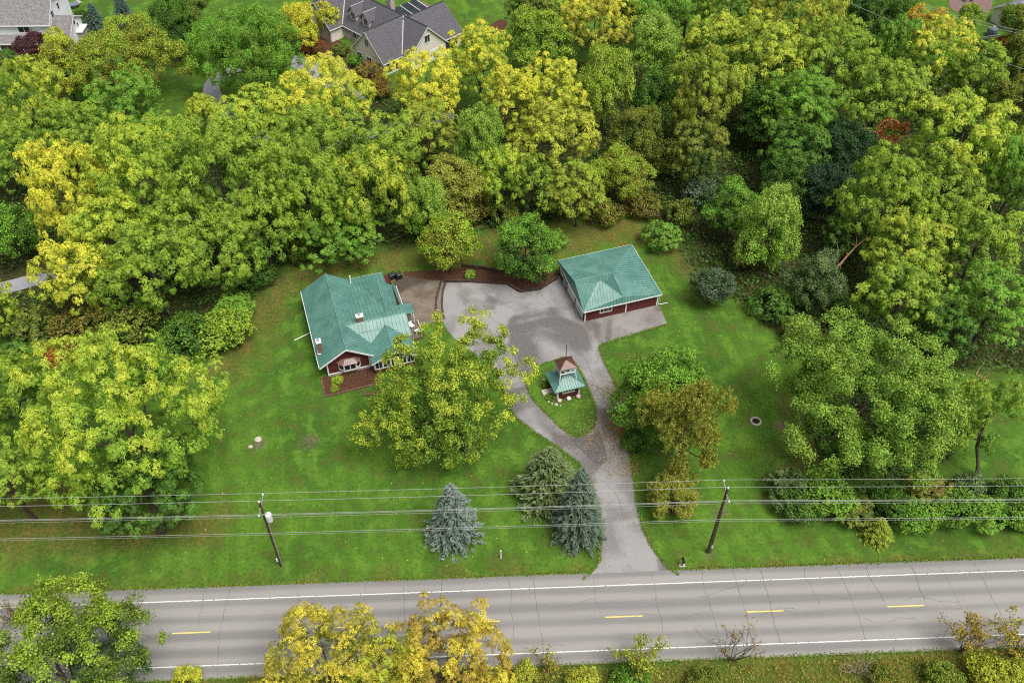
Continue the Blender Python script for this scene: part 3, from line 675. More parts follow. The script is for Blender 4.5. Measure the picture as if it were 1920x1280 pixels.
# ------------------------------------------------------------------ little well house with belfry
def build_well_house():
    O = g(960 + 490 / 5.817, 630 + 700 / 5.817); h = empty('well_house', (O.x, O.y, .07), A)
    tag(h, 'small red well house with green hip roof, white belfry legs and brown peaked cap', 'well house')
    W, D = 3.05, 2.75
    MB().box(0, W, 0, D, 0, 2.15).build('wall', 'siding', h)
    for x in (0, W - .14):
        MB().box(x - .02, x + .16, -.06, -.002, 0, 2.12).build('corner_board', 'white', h)
    for y in (.1, 1.4, D - .2): MB().box(-.06, -.002, y, y + .14, 0, 2.12).build('corner_board', 'white', h)
    window(h, .7, 2.35, .95, 1.75, 0.0, mull=3, fr=.13); window(h, .4, 1.3, .2, 1.9, 0.0, 'x', -1, fr=.08, mull=0, rails=1, name='door')
    e, ap = 2.12, (1.5, 1.35, 3.35)
    c = [(-.52, -.55, e), (3.55, -.55, e), (3.55, 3.2, e), (-.52, 3.2, e)]
    for i in range(4): slope(h, [c[i], c[(i + 1) % 4], ap], 'green_roof', 'green_seam', .34)
    for p in c: ridge_cap(h, [p, ap], 'green_cap', .1, 'hip_cap')
    for a, b in zip(c, c[1:] + c[:1]): MB().bar(Vector(a) - Vector((0, 0, .08)), Vector(b) - Vector((0, 0, .08)), .09).build('fascia', 'green_cap', h)
    ft = [(.35, .35, 2.6), (2.65, .35, 2.6), (2.65, 2.4, 2.6), (.35, 2.4, 2.6)]; tp = [(.55, .5, 4.95), (2.4, .5, 4.95), (2.4, 2.2, 4.95), (.55, 2.2, 4.95)]
    for a, b in zip(ft, tp): MB().bar(a, b, .11).build('belfry_leg', 'white', h)
    at = lambda i, t: Vector(ft[i]).lerp(Vector(tp[i]), t)
    for i in range(4):
        j = (i + 1) % 4
        MB().bar(at(i, .64), at(j, .64), .1).build('belfry_rail', 'white', h)
        md = (at(i, .64) + at(j, .64)) / 2
        br = MB().bar(at(i, .98), md, .075).bar(at(j, .98), md, .075); br.build('belfry_brace', 'white', h)
        MB().bar(at(i, .97), at(j, .97), .09).build('belfry_rail', 'white', h)
    cc = [(.33, .3, 4.97), (2.62, .3, 4.97), (2.62, 2.4, 4.97), (.33, 2.4, 4.97)]; ca = (1.47, 1.35, 5.6)
    for i in range(4): slope(h, [cc[i], cc[(i + 1) % 4], ca], 'brown_roof', thick=.06, name='cap_roof')
    MB().tube([(1.47, 1.35, 5.5), (1.47, 1.35, 8.3)], [.05, .035], 6).build('mast', 'black', h)
    bell = MB().lathe([(.34, 3.65), (.3, 3.75), (.2, 3.95), (.12, 4.15), (.001, 4.2)], 14, (1.48, 1.35)); bell.build('bell', 'steel', h)
    return O
WO = build_well_house()
def ball_plant(px, py, m, label):
    p = g(px, py, .3); mb = MB()
    vs, fs = [], []
    for i in range(9):
        a = math.pi * i / 8
        for j in range(14):
            b = 2 * math.pi * j / 14; r = .30 * (1 + .12 * math.sin(7 * b + 3 * i) * math.sin(a) + random.uniform(-.06, .06))
            vs.append((r * math.sin(a) * math.cos(b), r * math.sin(a) * math.sin(b), .28 + r * .85 * math.cos(a)))
    for i in range(8):
        for j in range(14): fs.append((i * 14 + j, (i + 1) * 14 + j, (i + 1) * 14 + (j + 1) % 14, i * 14 + (j + 1) % 14))
    e = empty('potted_flower', (p.x, p.y, .07)); tag(e, label, 'flower')
    mb.add(vs, fs).build('bloom', m, e); MB().lathe([(.16, 0), (.2, .12), (.001, .12)], 12).build('pot', 'timber', e)
ball_plant(1049, 751, 'mum_pink', 'round pink flower ball at the left front corner of the well house')
ball_plant(1066.5, 747, 'mum_white', 'round white flower ball at the middle of the well house front')
ball_plant(1084.5, 743, 'mum_pink', 'round pink flower ball at the right front corner of the well house')
def rock(px, py, s, label, name='stone', group=None, m='rock', zb=0.0, flat=.6):
    p = g(px, py, zb); mb = MB(); r = random.Random(int(px * 7 + py)); k = 9; vs = []; fs = []
    for i in range(5):
        a = math.pi * i / 4
        for j in range(k):
            b = 2 * math.pi * j / k; q = s * r.uniform(.8, 1.15)
            vs.append((q * math.sin(a) * math.cos(b), q * math.sin(a) * math.sin(b), s * flat * .6 + flat * q * math.cos(a)))
    for i in range(4):
        for j in range(k): fs.append((i * k + j, (i + 1) * k + j, (i + 1) * k + (j + 1) % k, i * k + (j + 1) % k))
    o = mb.add(vs, fs).build(name, m, None, (p.x, p.y, zb)); tag(o, label, 'stone', group)
for a, b, s_, lab in ((1019, 712, .2, 'pale border stone farthest back on the left of the well house'), (1018, 719, .17, 'second pale border stone from the back, left of the well house'), (1020, 727, .16, 'small border stone just behind the flat stone slab'), (1026, 747, .2, 'border stone just in front of the flat stone slab'), (1029, 753, .17, 'second border stone in front of the flat stone slab'), (1035, 757, .16, 'small border stone between the slab and the largest stone'), (1043, 759, .26, 'largest pale border stone before the left well house corner'), (1051, 760, .14, 'tiny border stone right of the largest one')):
    rock(a, b, s_, lab, zb=.07)
sb = MB().box(-.75, .75, -.45, .45, .0, .3); p = g(1027, 735, .2)
tag(sb.build('stone_slab', 'rock', None, (p.x, p.y, .072), A), 'flat pale stone slab beside the left wall of the well house', 'stone slab')
rock(470, 838, .28, 'small pale rock lying on the lawn left of the bare dirt patch')

# well cap and open pit in the lawns
p = g(484, 824); e = empty('septic_manhole', (p.x, p.y, 0)); tag(e, 'round concrete lid flush in the lawn beside a small rock', 'manhole')
MB().lathe([(.42, 0), (.42, .12), (.38, .16), (.001, .17)], 20).build('lid', 'rock', e); MB().lathe([(.06, .16), (.06, .2), (.001, .21)], 10).build('knob', 'white', e)
p = g(1417, 790); e = empty('fire_pit', (p.x, p.y, 0)); tag(e, 'round stone-ringed pit with a dark middle in the right lawn', 'fire pit')
MB().lathe([(.72, 0), (.72, .12), (.62, .2), (.5, .2), (.46, .05)], 24).build('ring', 'stone_pale', e); MB().lathe([(.46, .05), (.001, .06)], 24).build('ash', 'hole', e)  # the open hole's dark is put into this flat disc's colour
# marker post, mailbox, grill and bins
p = g(939, 1046); e = empty('marker_post', (p.x, p.y, 0)); tag(e, 'thin white marker post standing in the verge left of the driveway mouth', 'post')
MB().lathe([(.085, 0), (.085, 1.5), (.05, 1.56), (.001, 1.57)], 10).build('shaft', 'white', e); MB().box(-.05, .05, -.105, -.087, 1.2, 1.4).build('reflector', 'steel', e)
p = g(1279, 1060); e = empty('mailbox', (p.x, p.y, 0), R(10)); tag(e, 'black mailbox on a post in the verge right of the driveway mouth', 'mailbox')
MB().box(-.05, .05, -.05, .05, 0, 1.0).build('post', 'black', e)
bx = MB(); pr = [(-.14, 0), (.14, 0), (.14, .16), (.1, .25), (0, .29), (-.1, .25), (-.14, .16)]
bx.prism([(x, -.32, 1.0 + z) for x, z in pr], (0, .62, 0)); bx.build('box', 'black', e); MB().box(.145, .165, -.1, .0, 1.1, 1.32).build('flag', 'mum_pink', e)
MB().box(-.34, .34, -.2, .2, .0, .05).build('base_plate', 'stone_pale', e)
for (a, b, lab, s) in ((735, 524, 'black covered grill at the patio corner behind the house', 1.0), (748, 523, 'rounded black covered kettle grill beside the taller grill', .85)):
    p = g(a, b); e = empty('grill', (p.x, p.y, .04), A + R(20 * s)); tag(e, lab, 'grill')
    MB().box(-.55 * s, .55 * s, -.32, .32, .35, .85).build('cart', 'black', e)
    l_ = MB(); l_.prism([(-.5 * s, -.3, .85), (-.5 * s, .3, .85), (-.5 * s, .24, 1.12), (-.5 * s, 0, 1.22), (-.5 * s, -.24, 1.12)], (1.0 * s, 0, 0)); l_.build('lid', 'black', e)
    for x in (-.45, .45):
        for y in (-.25, .25): MB().box(x * s - .04, x * s + .04, y - .04, y + .04, 0, .35).build('leg', 'black', e)
    MB().bar((-.4 * s, -.34, 1.0), (.4 * s, -.34, 1.0), .05).build('handle', 'steel', e)
def chair(p, rz, label, m='white', group=None):
    e = empty('patio_chair', p, rz); tag(e, label, 'chair', group)
    MB().box(-.28, .28, -.28, .28, .38, .44).build('seat', m, e); MB().prism([(-.28, .26, .44), (.28, .26, .44), (.28, .36, .95), (-.28, .36, .95)], (0, .05, 0)).build('backrest', m, e)
    for x in (-.25, .25):
        for y in (-.25, .25): MB().box(x - .03, x + .03, y - .03, y + .03, 0, .38).build('leg', m, e)
for (x, y, r, lab) in ((12.5, 5.3, 30, 'white chair on the deck nearest the little porch roof'), (12.9, 4.1, 200, 'white chair on the deck nearest the sun room')):
    p = loc_xy(HO, x, y, .45); chair(p, A + R(r), lab)

# ------------------------------------------------------------------ utility poles and wires
PA = math.atan2(1.7, 47.1)
def pole(px, py, top, lean, label, transformer, side):
    p = g(px, py); e = empty('utility_pole', (p.x, p.y, 0), PA); tag(e, label, 'utility pole', 'wooden utility poles along the road')
    MB().tube([(0, 0, 0), (lean * .5, 0, top / 2), (lean, 0, top)], [.19, .165, .13], 10).build('shaft', 'pole', e)
    ca = MB().box(lean - .06, lean + .06, -1.15, 1.55, top - .95, top - .82); arm = ca.build('crossarm', 'arm', e)
    MB().bar((lean, -.7, top - .95), (lean, 0, top - 1.7), .05).bar((lean, .9, top - .95), (lean, 0, top - 1.7), .05).build('brace', 'arm', e)
    for y, z in ((1.5, top - .8), (-1.1, top - .8), (0, top)):
        MB().lathe([(.05, z), (.11, z + .05), (.06, z + .12), (.11, z + .18), (.04, z + .28), (.001, z + .29)], 10, (lean, y)).build('insulator', 'grey_cap', e)
    MB().tube([(lean * .2 + .17, -.1, .1), (lean * .5 + .16, -.09, top * .7)], .045, 6).build('riser_pipe', 'steel' if transformer else 'black', e)
    MB().box(-.25 * side - .1, -.25 * side + .1, -.12, .12, 1.0, 1.45).build('meter_box', 'white', e)
    if transformer:
        t = MB().lathe([(.001, top - 3.15), (.34, top - 3.1), (.36, top - 2.15), (.3, top - 2.0), (.001, top - 1.92)], 16, (lean + .52, -.05)).build('transformer', 'grey_cap', e)
        MB().lathe([(.04, top - 1.95), (.07, top - 1.85), (.03, top - 1.7), (.001, top - 1.69)], 8, (lean + .45, -.15)).build('bushing', 'grey_cap', t)
    return p, lean
PL = pole(528, 1060, 11.9, -.18, 'wooden utility pole with a pale transformer can, left of the driveway', True, 1)
PR = pole(1327, 1035, 11.9, .3, 'wooden utility pole without a transformer, right of the driveway', False, -1)
def wire(label, off, z, sag, rad=.017):
    ux, uy = math.cos(PA), math.sin(PA); pts = []
    att = []
    for (p, ln) in ((None, 0), PL, PR, (None, 1)):
        if p is None: q = (PL[0] if ln == 0 else PR[0]) + Vector((ux, uy, 0)) * (-47 if ln == 0 else 47)
        else: q = p + Vector((ux, uy, 0)) * ln
        att.append(Vector((q.x - uy * off, q.y + ux * off, z + (0 if p is not None else .9 if ln == 0 else -1.8))))
    for a, b in zip(att[:-1], att[1:]):
        for i in range(16):
            t = i / 16; q = a.lerp(b, t); q.z -= 4 * sag * t * (1 - t); pts.append(q)
    pts.append(att[-1])
    o = att[0].copy()
    tag(MB().tube([q - o for q in pts], rad, 5).build('overhead_wire', 'wire', None, o), label, 'wire', 'overhead wires along the road')
wire('uppermost pale wire on the far crossarm end, running along the road', 1.5, 11.38, .12)
wire('second pale wire from the top, carried on the pole tips', 0, 12.18, .15)
wire('third pale wire from the top, on the near crossarm end', -1.1, 11.38, .12)
wire('fourth pale wire from the top, just below the crossarms', -.2, 9.9, .1)
wire('thin faint wire close under the fourth one', .25, 8.9, .1, .012)
wire('lower paired cable, the upper strand of the two nearest the road', -.2, 6.7, .08, .018)
wire('lowest thin cable strand nearest the road', -.25, 6.45, .08, .012)
for lab, a, b, z in (('upper of two parallel wires crossing the lawn at the upper right corner', (1690, -8), (1960, 66), 9.0), ('lower of two parallel wires crossing the lawn at the upper right corner', (1688, -4), (1960, 72), 8.6), ('single wire dipping into the treetops below the parallel pair at the upper right', (1560, -10), (1960, 142), 13.0)):
    p, q = g(*a, z), g(*b, z); mid = [p.lerp(q, i / 20) for i in range(21)]
    for i, m_ in enumerate(mid): m_.z -= .8 * 4 * (i / 20) * (1 - i / 20)
    tag(MB().tube([m_ - p for m_ in mid], .03, 5).build('overhead_wire', 'wire', None, p), lab, 'wire', 'overhead wires at the upper right')

# ------------------------------------------------------------------ neighbouring houses
def gable_block(h, u0, u1, v0, v1, ze, zr, along, m, ov=.35, wall='stucco', ends=True, trim='white', kb=None):
    """gabled block in local axes; ridge along 'u' or 'v'"""
    MB().box(u0, u1, v0, v1, 0, ze).build('wall', wall, h)
    if along == 'u':
        c = (v0 + v1) / 2; k = (zr - ze) / (c - v0)
        for s, e in ((-1, v0), (1, v1)):
            ye = e + s * ov; slope(h, [(u0 - ov, ye, ze - k * ov + .05), (u1 + ov, ye, ze - k * ov + .05), (u1 + ov, c, zr + .05), (u0 - ov, c, zr + .05)], m)
            MB().box(u0 - ov, u1 + ov, min(ye, ye + s * .09), max(ye, ye + s * .09), ze - k * ov - .16, ze - k * ov - .02).build('gutter', trim, h)
        for x, s in ((u0, -1), (u1, 1)):
            if ends: MB().prism([(x, v0, ze), (x, v1, ze), (x, c, zr - .03)], (-.12 * s, 0, 0)).build('gable_wall', wall, h)
            for e, q in ((v0 - ov, -1), (v1 + ov, 1)):
                a, b = Vector((x + s * ov, e, ze - k * ov)), Vector((x + s * ov, c, zr)); MB().prism([a, b, b - Vector((0, 0, .22)), a - Vector((0, 0, .22))], (s * .04, 0, 0)).build('rake_board', trim, h)
        ridge_cap(h, [(u0 - ov, c, zr + .06), (u1 + ov, c, zr + .06)], 'ridge', .22)
    else:
        c = (u0 + u1) / 2; k = (zr - ze) / (c - u0)
        for s, e in ((-1, u0), (1, u1)):
            xe = e + s * ov; slope(h, [(xe, v0 - ov, ze - k * ov + .05), (xe, v1 + ov, ze - k * ov + .05), (c, v1 + ov, zr + .05), (c, v0 - ov, zr + .05)], m)
            MB().box(min(xe, xe + s * .09), max(xe, xe + s * .09), v0 - ov, v1 + ov, ze - k * ov - .16, ze - k * ov - .02).build('gutter', trim, h)
        for y, s in ((v0, -1), (v1, 1)):
            if ends: MB().prism([(u0, y, ze), (u1, y, ze), (c, y, zr - .03)], (0, -.12 * s, 0)).build('gable_wall', wall, h)
            for e in (u0 - ov, u1 + ov):
                a, b = Vector((e, y + s * ov, ze - k * ov)), Vector((c, y + s * ov, zr)); MB().prism([a, b, b - Vector((0, 0, .22)), a - Vector((0, 0, .22))], (0, s * .04, 0)).build('rake_board', trim, h)
        ridge_cap(h, [(c, v0 - ov, zr + .06), (c, v1 + ov, zr + .06)], 'ridge', .22)
def build_grey_house():
    h = empty('house', (-27.4, 164.4, 0), R(46)); tag(h, 'large cream house with steep grey shingle gables and small dormers at the top centre', 'house')
    gable_block(h, 0, 9.6, -4.5, 4.5, 3.0, 7.5, 'u', 'shingle')
    gable_block(h, 4.6, 14.0, -6.6, 22, 3.0, 7.45, 'v', 'shingle')
    gable_block(h, 9.0, 18.9, -5.9, 4.6, 3.0, 7.1, 'u', 'shingle')
    gable_block(h, 1.4, 9.0, 13.4, 21.5, 3.1, 7.2, 'u', 'shingle')
    # stone-clad front between the wings
    MB().box(4.45, 4.598, 4.6, 13.3, .0, 2.7).build('stone_facing', 'fieldstone', h)
    MB().box(1.25, 1.398, 13.5, 21.4, .0, 2.7).build('stone_facing', 'fieldstone', h)
    for v in (6.2, 9.0, 11.6): window(h, v, v + 1.3, .9, 2.3, 4.45, 'x', -1, fr=.08)
    # windows of the left gable
    window(h, -.55, .75, 4.4, 6.0, 0.0, 'x', -1, fr=.09, mull=1); 
    for v in (-3.6, -.9, 1.9): window(h, v, v + 1.5, .7, 2.4, 0.0, 'x', -1, fr=.09)
    # garage doors and gable window of the other wing
    window(h, 8.6, 10.0, 4.2, 5.8, -6.6, fr=.09, mull=1)
    for u in (5.2, 9.7): MB().box(u, u + 3.6, -6.66, -6.602, .05, 2.3).build('garage_door', 'white', h)
    for u in (.8, 2.8): MB().box(u, u + 1.6, -4.56, -4.502, .5, 2.2).build('garage_window', 'shutter', h)
    MB().box(14.4, 17.6, -5.96, -5.902, .05, 2.4).build('garage_door', 'shutter', h)
    for v in (7.3, 11.2):                                      # dormers on the long left-facing slope
        d = MB().box(5.7, 8.4, v - 1.05, v + 1.05, 3.4, 5.55).build('dormer', 'stucco', h)
        MB().prism([(5.7, v - 1.05, 5.55), (5.7, v + 1.05, 5.55), (5.7, v, 6.75)], (.1, 0, 0)).build('dormer_gable', 'stucco', d)
        for s in (-1, 1): slope(d, [(5.3, v + s * 1.35, 5.25), (5.3, v, 6.85), (9.2, v, 6.85), (9.2, v + s * 1.35, 5.25)], 'shingle', name='dormer_roof')
        window(d, v - .65, v + .65, 4.1, 5.6, 5.7, 'x', -1, fr=.09, mull=1)
        ridge_cap(d, [(5.3, v, 6.87), (9.2, v, 6.87)], 'flash', .12)
    for a, b in (((4.6 - .3, -4.85, 2.85), (9.3, -.1, 7.45)), ((4.3, 4.85, 2.85), (9.2, .1, 7.4)), ((4.2, 13.05, 2.85), (9.2, 17.4, 7.2))):
        MB().tube([Vector(a) + Vector((0, 0, .1)), Vector(b) + Vector((0, 0, .1))], .1, 5).build('valley_flashing', 'flash', h)
    ch = MB().box(11.2, 12.3, 6.0, 7.2, 5.0, 8.9).build('chimney', 'fieldstone', h); MB().box(11.1, 12.4, 5.9, 7.3, 8.9, 9.05).build('chimney_cap', 'stone_pale', ch)
    # dark-roofed conservatory and terrace at the back
    MB().box(14.6, 20.5, 5.2, 9.4, 0, 2.9).build('conservatory', 'stucco', h)
    MB().prism([(14.4, 5.0, 2.95), (20.7, 5.0, 2.95), (20.7, 9.6, 3.7), (14.4, 9.6, 3.7)], (0, 0, .12)).build('glass_roof', 'glass', h)
    for u in (14.4, 16.5, 18.6, 20.6): MB().bar((u, 5.0, 3.1), (u, 9.6, 3.85), .1).build('glazing_bar', 'white', h)
    MB().box(14.6, 26, 9.7, 15, .02, .12).build('terrace', 'paver', h)
build_grey_house()
def build_white_house():
    h = empty('house', (-100.4, 171.3, 0), R(1.0)); tag(h, 'white sided house with a brown-grey shingle roof in the upper left corner', 'house')
    MB().box(-14, 10.3, 0, 11.8, 0, 5.6).build('wall', 'wsiding', h)
    z1, z2 = 5.65, 8.7
    MB().prism([(10.3, 0, 5.6), (10.3, 11.8, 5.6), (10.3, 11.8, 6.6), (10.3, 4.3, 8.6)], (-.15, 0, 0)).build('gable_wall', 'wsiding', h)
    slope(h, [(-14.4, -.45, 5.45), (10.65, -.45, 5.45), (10.65, 4.3, z2), (-14.4, 4.3, z2)], 'shingle2')
    slope(h, [(-14.4, 4.3, z2), (10.65, 4.3, z2), (10.65, 12.3, 6.6), (-14.4, 12.3, 6.6)], 'stone_pale')  # rear slope in the pale stone colours, paler than the front shingles
    MB().box(-14.4, 10.65, -.56, -.45, 5.22, 5.42).build('gutter', 'white', h)
    a, b, c = Vector((10.66, -.45, 5.42)), Vector((10.66, 4.3, z2)), Vector((10.66, 12.3, 6.6))
    for p, q in ((a, b), (b, c)): MB().prism([p, q, q - Vector((0, 0, .26)), p - Vector((0, 0, .26))], (.05, 0, 0)).build('rake_board', 'white', h)
    window(h, 4.2, 6.6, 3.75, 5.05, 0.0, fr=.12, mull=1); window(h, -3.2, -.8, 3.75, 5.05, 0.0, fr=.12, mull=1)
    for y, z in ((2.6, 5.3), (2.0, 3.6), (6.0, 5.4)): window(h, y, y + 1.2, z, z + 1.3, 10.3, 'x', 1, fr=.08, mull=0, rails=1)
    # porch roof along the front and lower gabled wing to the right
    slope(h, [(-14.2, -2.4, 2.65), (10.1, -2.4, 2.65), (10.1, -.02, 3.35), (-14.2, -.02, 3.35)], 'shingle2')
    MB().box(-14.2, 10.1, -2.52, -2.4, 2.45, 2.64).build('porch_gutter', 'white', h)
    MB().box(-14, 9.8, -1.2, -.02, 0, 2.45).build('porch_wall', 'brick', h)
    for x in (-2.2, 2.4): window(h, x, x + 1.8, .8, 2.2, -1.2, fr=.12, mull=1)
    for x in (-5, .6, 5, 9.6): MB().box(x - .09, x + .09, -2.3, -2.12, 0, 2.5).build('porch_post', 'white', h)
    MB().box(10.32, 13.9, -1.2, 8.9, 0, 2.9).build('wing_wall', 'wsiding', h)
    MB().prism([(13.9, -1.2, 2.9), (13.9, 8.9, 2.9), (13.9, 3.4, 5.55)], (-.15, 0, 0)).build('wing_gable', 'wsiding', h)
    slope(h, [(10.32, -1.6, 2.75), (14.2, -1.6, 2.75), (14.2, 3.4, 5.65), (10.32, 3.4, 5.65)], 'shingle2'); slope(h, [(10.32, 9.3, 2.75), (14.2, 9.3, 2.75), (14.2, 3.4, 5.65), (10.32, 3.4, 5.65)], 'shingle2')
    for p, q in (((14.21, -1.6, 2.72), (14.21, 3.4, 5.62)), ((14.21, 3.4, 5.62), (14.21, 9.3, 2.72))):
        p, q = Vector(p), Vector(q); MB().prism([p, q, q - Vector((0, 0, .24)), p - Vector((0, 0, .24))], (.05, 0, 0)).build('rake_board', 'white', h)
    for y, z in ((3.0, 3.6), (4.1, 2.6)): window(h, y, y + .8, z, z + 1.0, 13.9, 'x', 1, fr=.07, mull=0)
    MB().box(13.92, 14.9, 3.0, 6.2, 0, 2.2).build('side_bay', 'stone_pale', h); MB().box(13.92, 15.1, 2.8, 6.4, 2.2, 2.34).build('side_bay_roof', 'white', h)
build_white_house()
def build_corner_house():
    h = empty('house', (99.2, 184.0, 0), R(-62)); tag(h, 'cream house with a plain slate-grey roof in the upper right corner', 'house')
    MB().box(0, 9, 0, 12, 0, 2.9).build('wall', 'stucco', h)
    slope(h, [(-.4, -.5, 2.8), (4.2, -.5, 5.6), (4.2, 12.5, 5.6), (-.4, 12.5, 2.8)], 'shingle3'); slope(h, [(8.9, -.5, 2.8), (4.2, -.5, 5.6), (4.2, 12.5, 5.6), (8.9, 12.5, 2.8)], 'shingle3')
    MB().prism([(0, 0, 2.9), (9, 0, 2.9), (4.2, 0, 5.5)], (0, .12, 0)).build('gable_wall', 'stucco', h)
    for a, b in (((-.4, -.52, 2.8), (4.2, -.52, 5.6)), ((4.2, -.52, 5.6), (8.9, -.52, 2.8))):
        a, b = Vector(a), Vector(b); MB().prism([a, b, b - Vector((0, 0, .24)), a - Vector((0, 0, .24))], (0, -.05, 0)).build('rake_board', 'white', h)
    window(h, 2.2, 3.6, .9, 2.2, 0.0, fr=.1, mull=1); window(h, 5.4, 6.8, .9, 2.2, 0.0, fr=.1, mull=1)
    window(h, 3, 5, .9, 2.3, 0.0, 'x', -1, fr=.1, mull=1)
build_corner_house()
sheet('brick_terrace', gl([(1782, -30), (1778, 8), (1786, 22), (1810, 24), (1850, 30), (1862, 10), (1862, -30)]), 0.05, 'paver', 0.06, 1)
for (a, b, r, lab) in ((1808, 4, 20, 'dark lounge chair on the brick terrace, the one nearest the lawn'), (1822, 3, -10, 'dark lounge chair on the brick terrace, the one nearest the corner house')):
    p = g(a, b); chair((p.x, p.y, .05), R(r), lab, 'shutter')
p = g(1858, 67); e = empty('water_tank', (p.x, p.y, 0)); tag(e, 'squat slate-blue tank below the corner house gable', 'tank')
MB().lathe([(1.0, 0), (1.05, .9), (.95, 1.5), (.55, 1.75), (.001, 1.8)], 20).build('drum', 'water_tank', e); MB().lathe([(.34, 1.72), (.34, 1.95), (.001, 1.98)], 14).build('lid', 'steel', e)
def fence(label, a, b, n, z):
    pa, pb = g(*a), g(*b); e = empty('white_railing', (pa.x, pa.y, 0)); tag(e, label, 'railing'); d = pb - pa
    for t in (.45, 1.0): MB().bar((0, 0, t + z), (d.x, d.y, t + z), .09).build('rail', 'white', e)
    for i in range(n + 1):
        q = d * (i / n); MB().box(q.x - .05, q.x + .05, q.y - .05, q.y + .05, z * .98, z + 1.05).build('post', 'white', e)
fence('short white railing in front of the slate-blue tank', (1838, 79), (1872, 74), 6, 0.0)
p = g(140, 14); e = empty('round_table', (p.x, p.y, 0)); tag(e, 'grey-blue round table on the gravel patch behind the white house', 'table')
MB().lathe([(1.1, .7), (1.1, .78), (.001, .79)], 20).build('tabletop', 'water_tank', e); MB().lathe([(.4, 0), (.08, .1), (.08, .7)], 12).build('pedestal', 'steel', e)
for (a, b, r, lab) in ((146, 9, 10, 'pale garden chair beside the round table, left one'), (150, 8, 60, 'pale garden chair beside the round table, right one')):
    p = g(a, b); chair((p.x, p.y, 0), R(r), lab, 'cushion')
p = g(9, 92); e = empty('yard_lamp', (p.x, p.y, 0)); tag(e, 'black lamp post in front of the white house', 'lamp post')
MB().lathe([(.06, 0), (.05, 2.4), (.001, 2.41)], 8).build('shaft', 'black', e); MB().lathe([(.1, 2.4), (.17, 2.75), (.2, 2.78), (.001, 2.95)], 10).build('lantern', 'black', e)

# ------------------------------------------------------------------ vegetation
def unit(v): return v / np.maximum(np.linalg.norm(v, axis=-1, keepdims=True), 1e-9)
def leaf_quads(P, D, N, L, W, droop, tuft, rg):
    """pointed folded leaves: base P, direction D, face normal N"""
    n = len(P); S = unit(np.cross(D, N)); L = L[:, None]; W = W[:, None]
    mid = P + D * L * .5; fold = N * (W * .18)
    tip = P + D * L - N * (L * droop)
    v = np.stack([P, mid + S * W * .5 + fold, tip, mid - S * W * .5 + fold], 1).reshape(-1, 3)
    q = np.arange(4 * n).reshape(n, 4)
    lf = np.repeat(rg.random(n), 4)
    at = np.column_stack([np.repeat(tuft, 4), lf, np.full(4 * n, .5)])
    return v, q, at
def make_lobes(rg, a, b, nl, spread, lz=(-.45, 1.0), size=(.30, .50), core=.5):
    C_, S_ = [], []
    tries = 0
    while len(C_) < nl and tries < 4000:
        tries += 1
        z = rg.uniform(*lz); t = rg.uniform(0, 2 * math.pi); r = math.sqrt(max(0, 1 - z * z))
        f = spread * rg.uniform(.72, 1.12)
        c = np.array([r * math.cos(t) * f, r * math.sin(t) * f, z * f])
        s = rg.uniform(*size) * (1.15 - .35 * abs(z))
        if all(np.linalg.norm(c - o) > .42 * (s + q) for o, q in zip(C_, S_)): C_.append(c); S_.append(s)
    C_.append(np.array([0, 0, .05])); S_.append(core)
    return np.array(C_), np.array(S_)
PROTO = {}
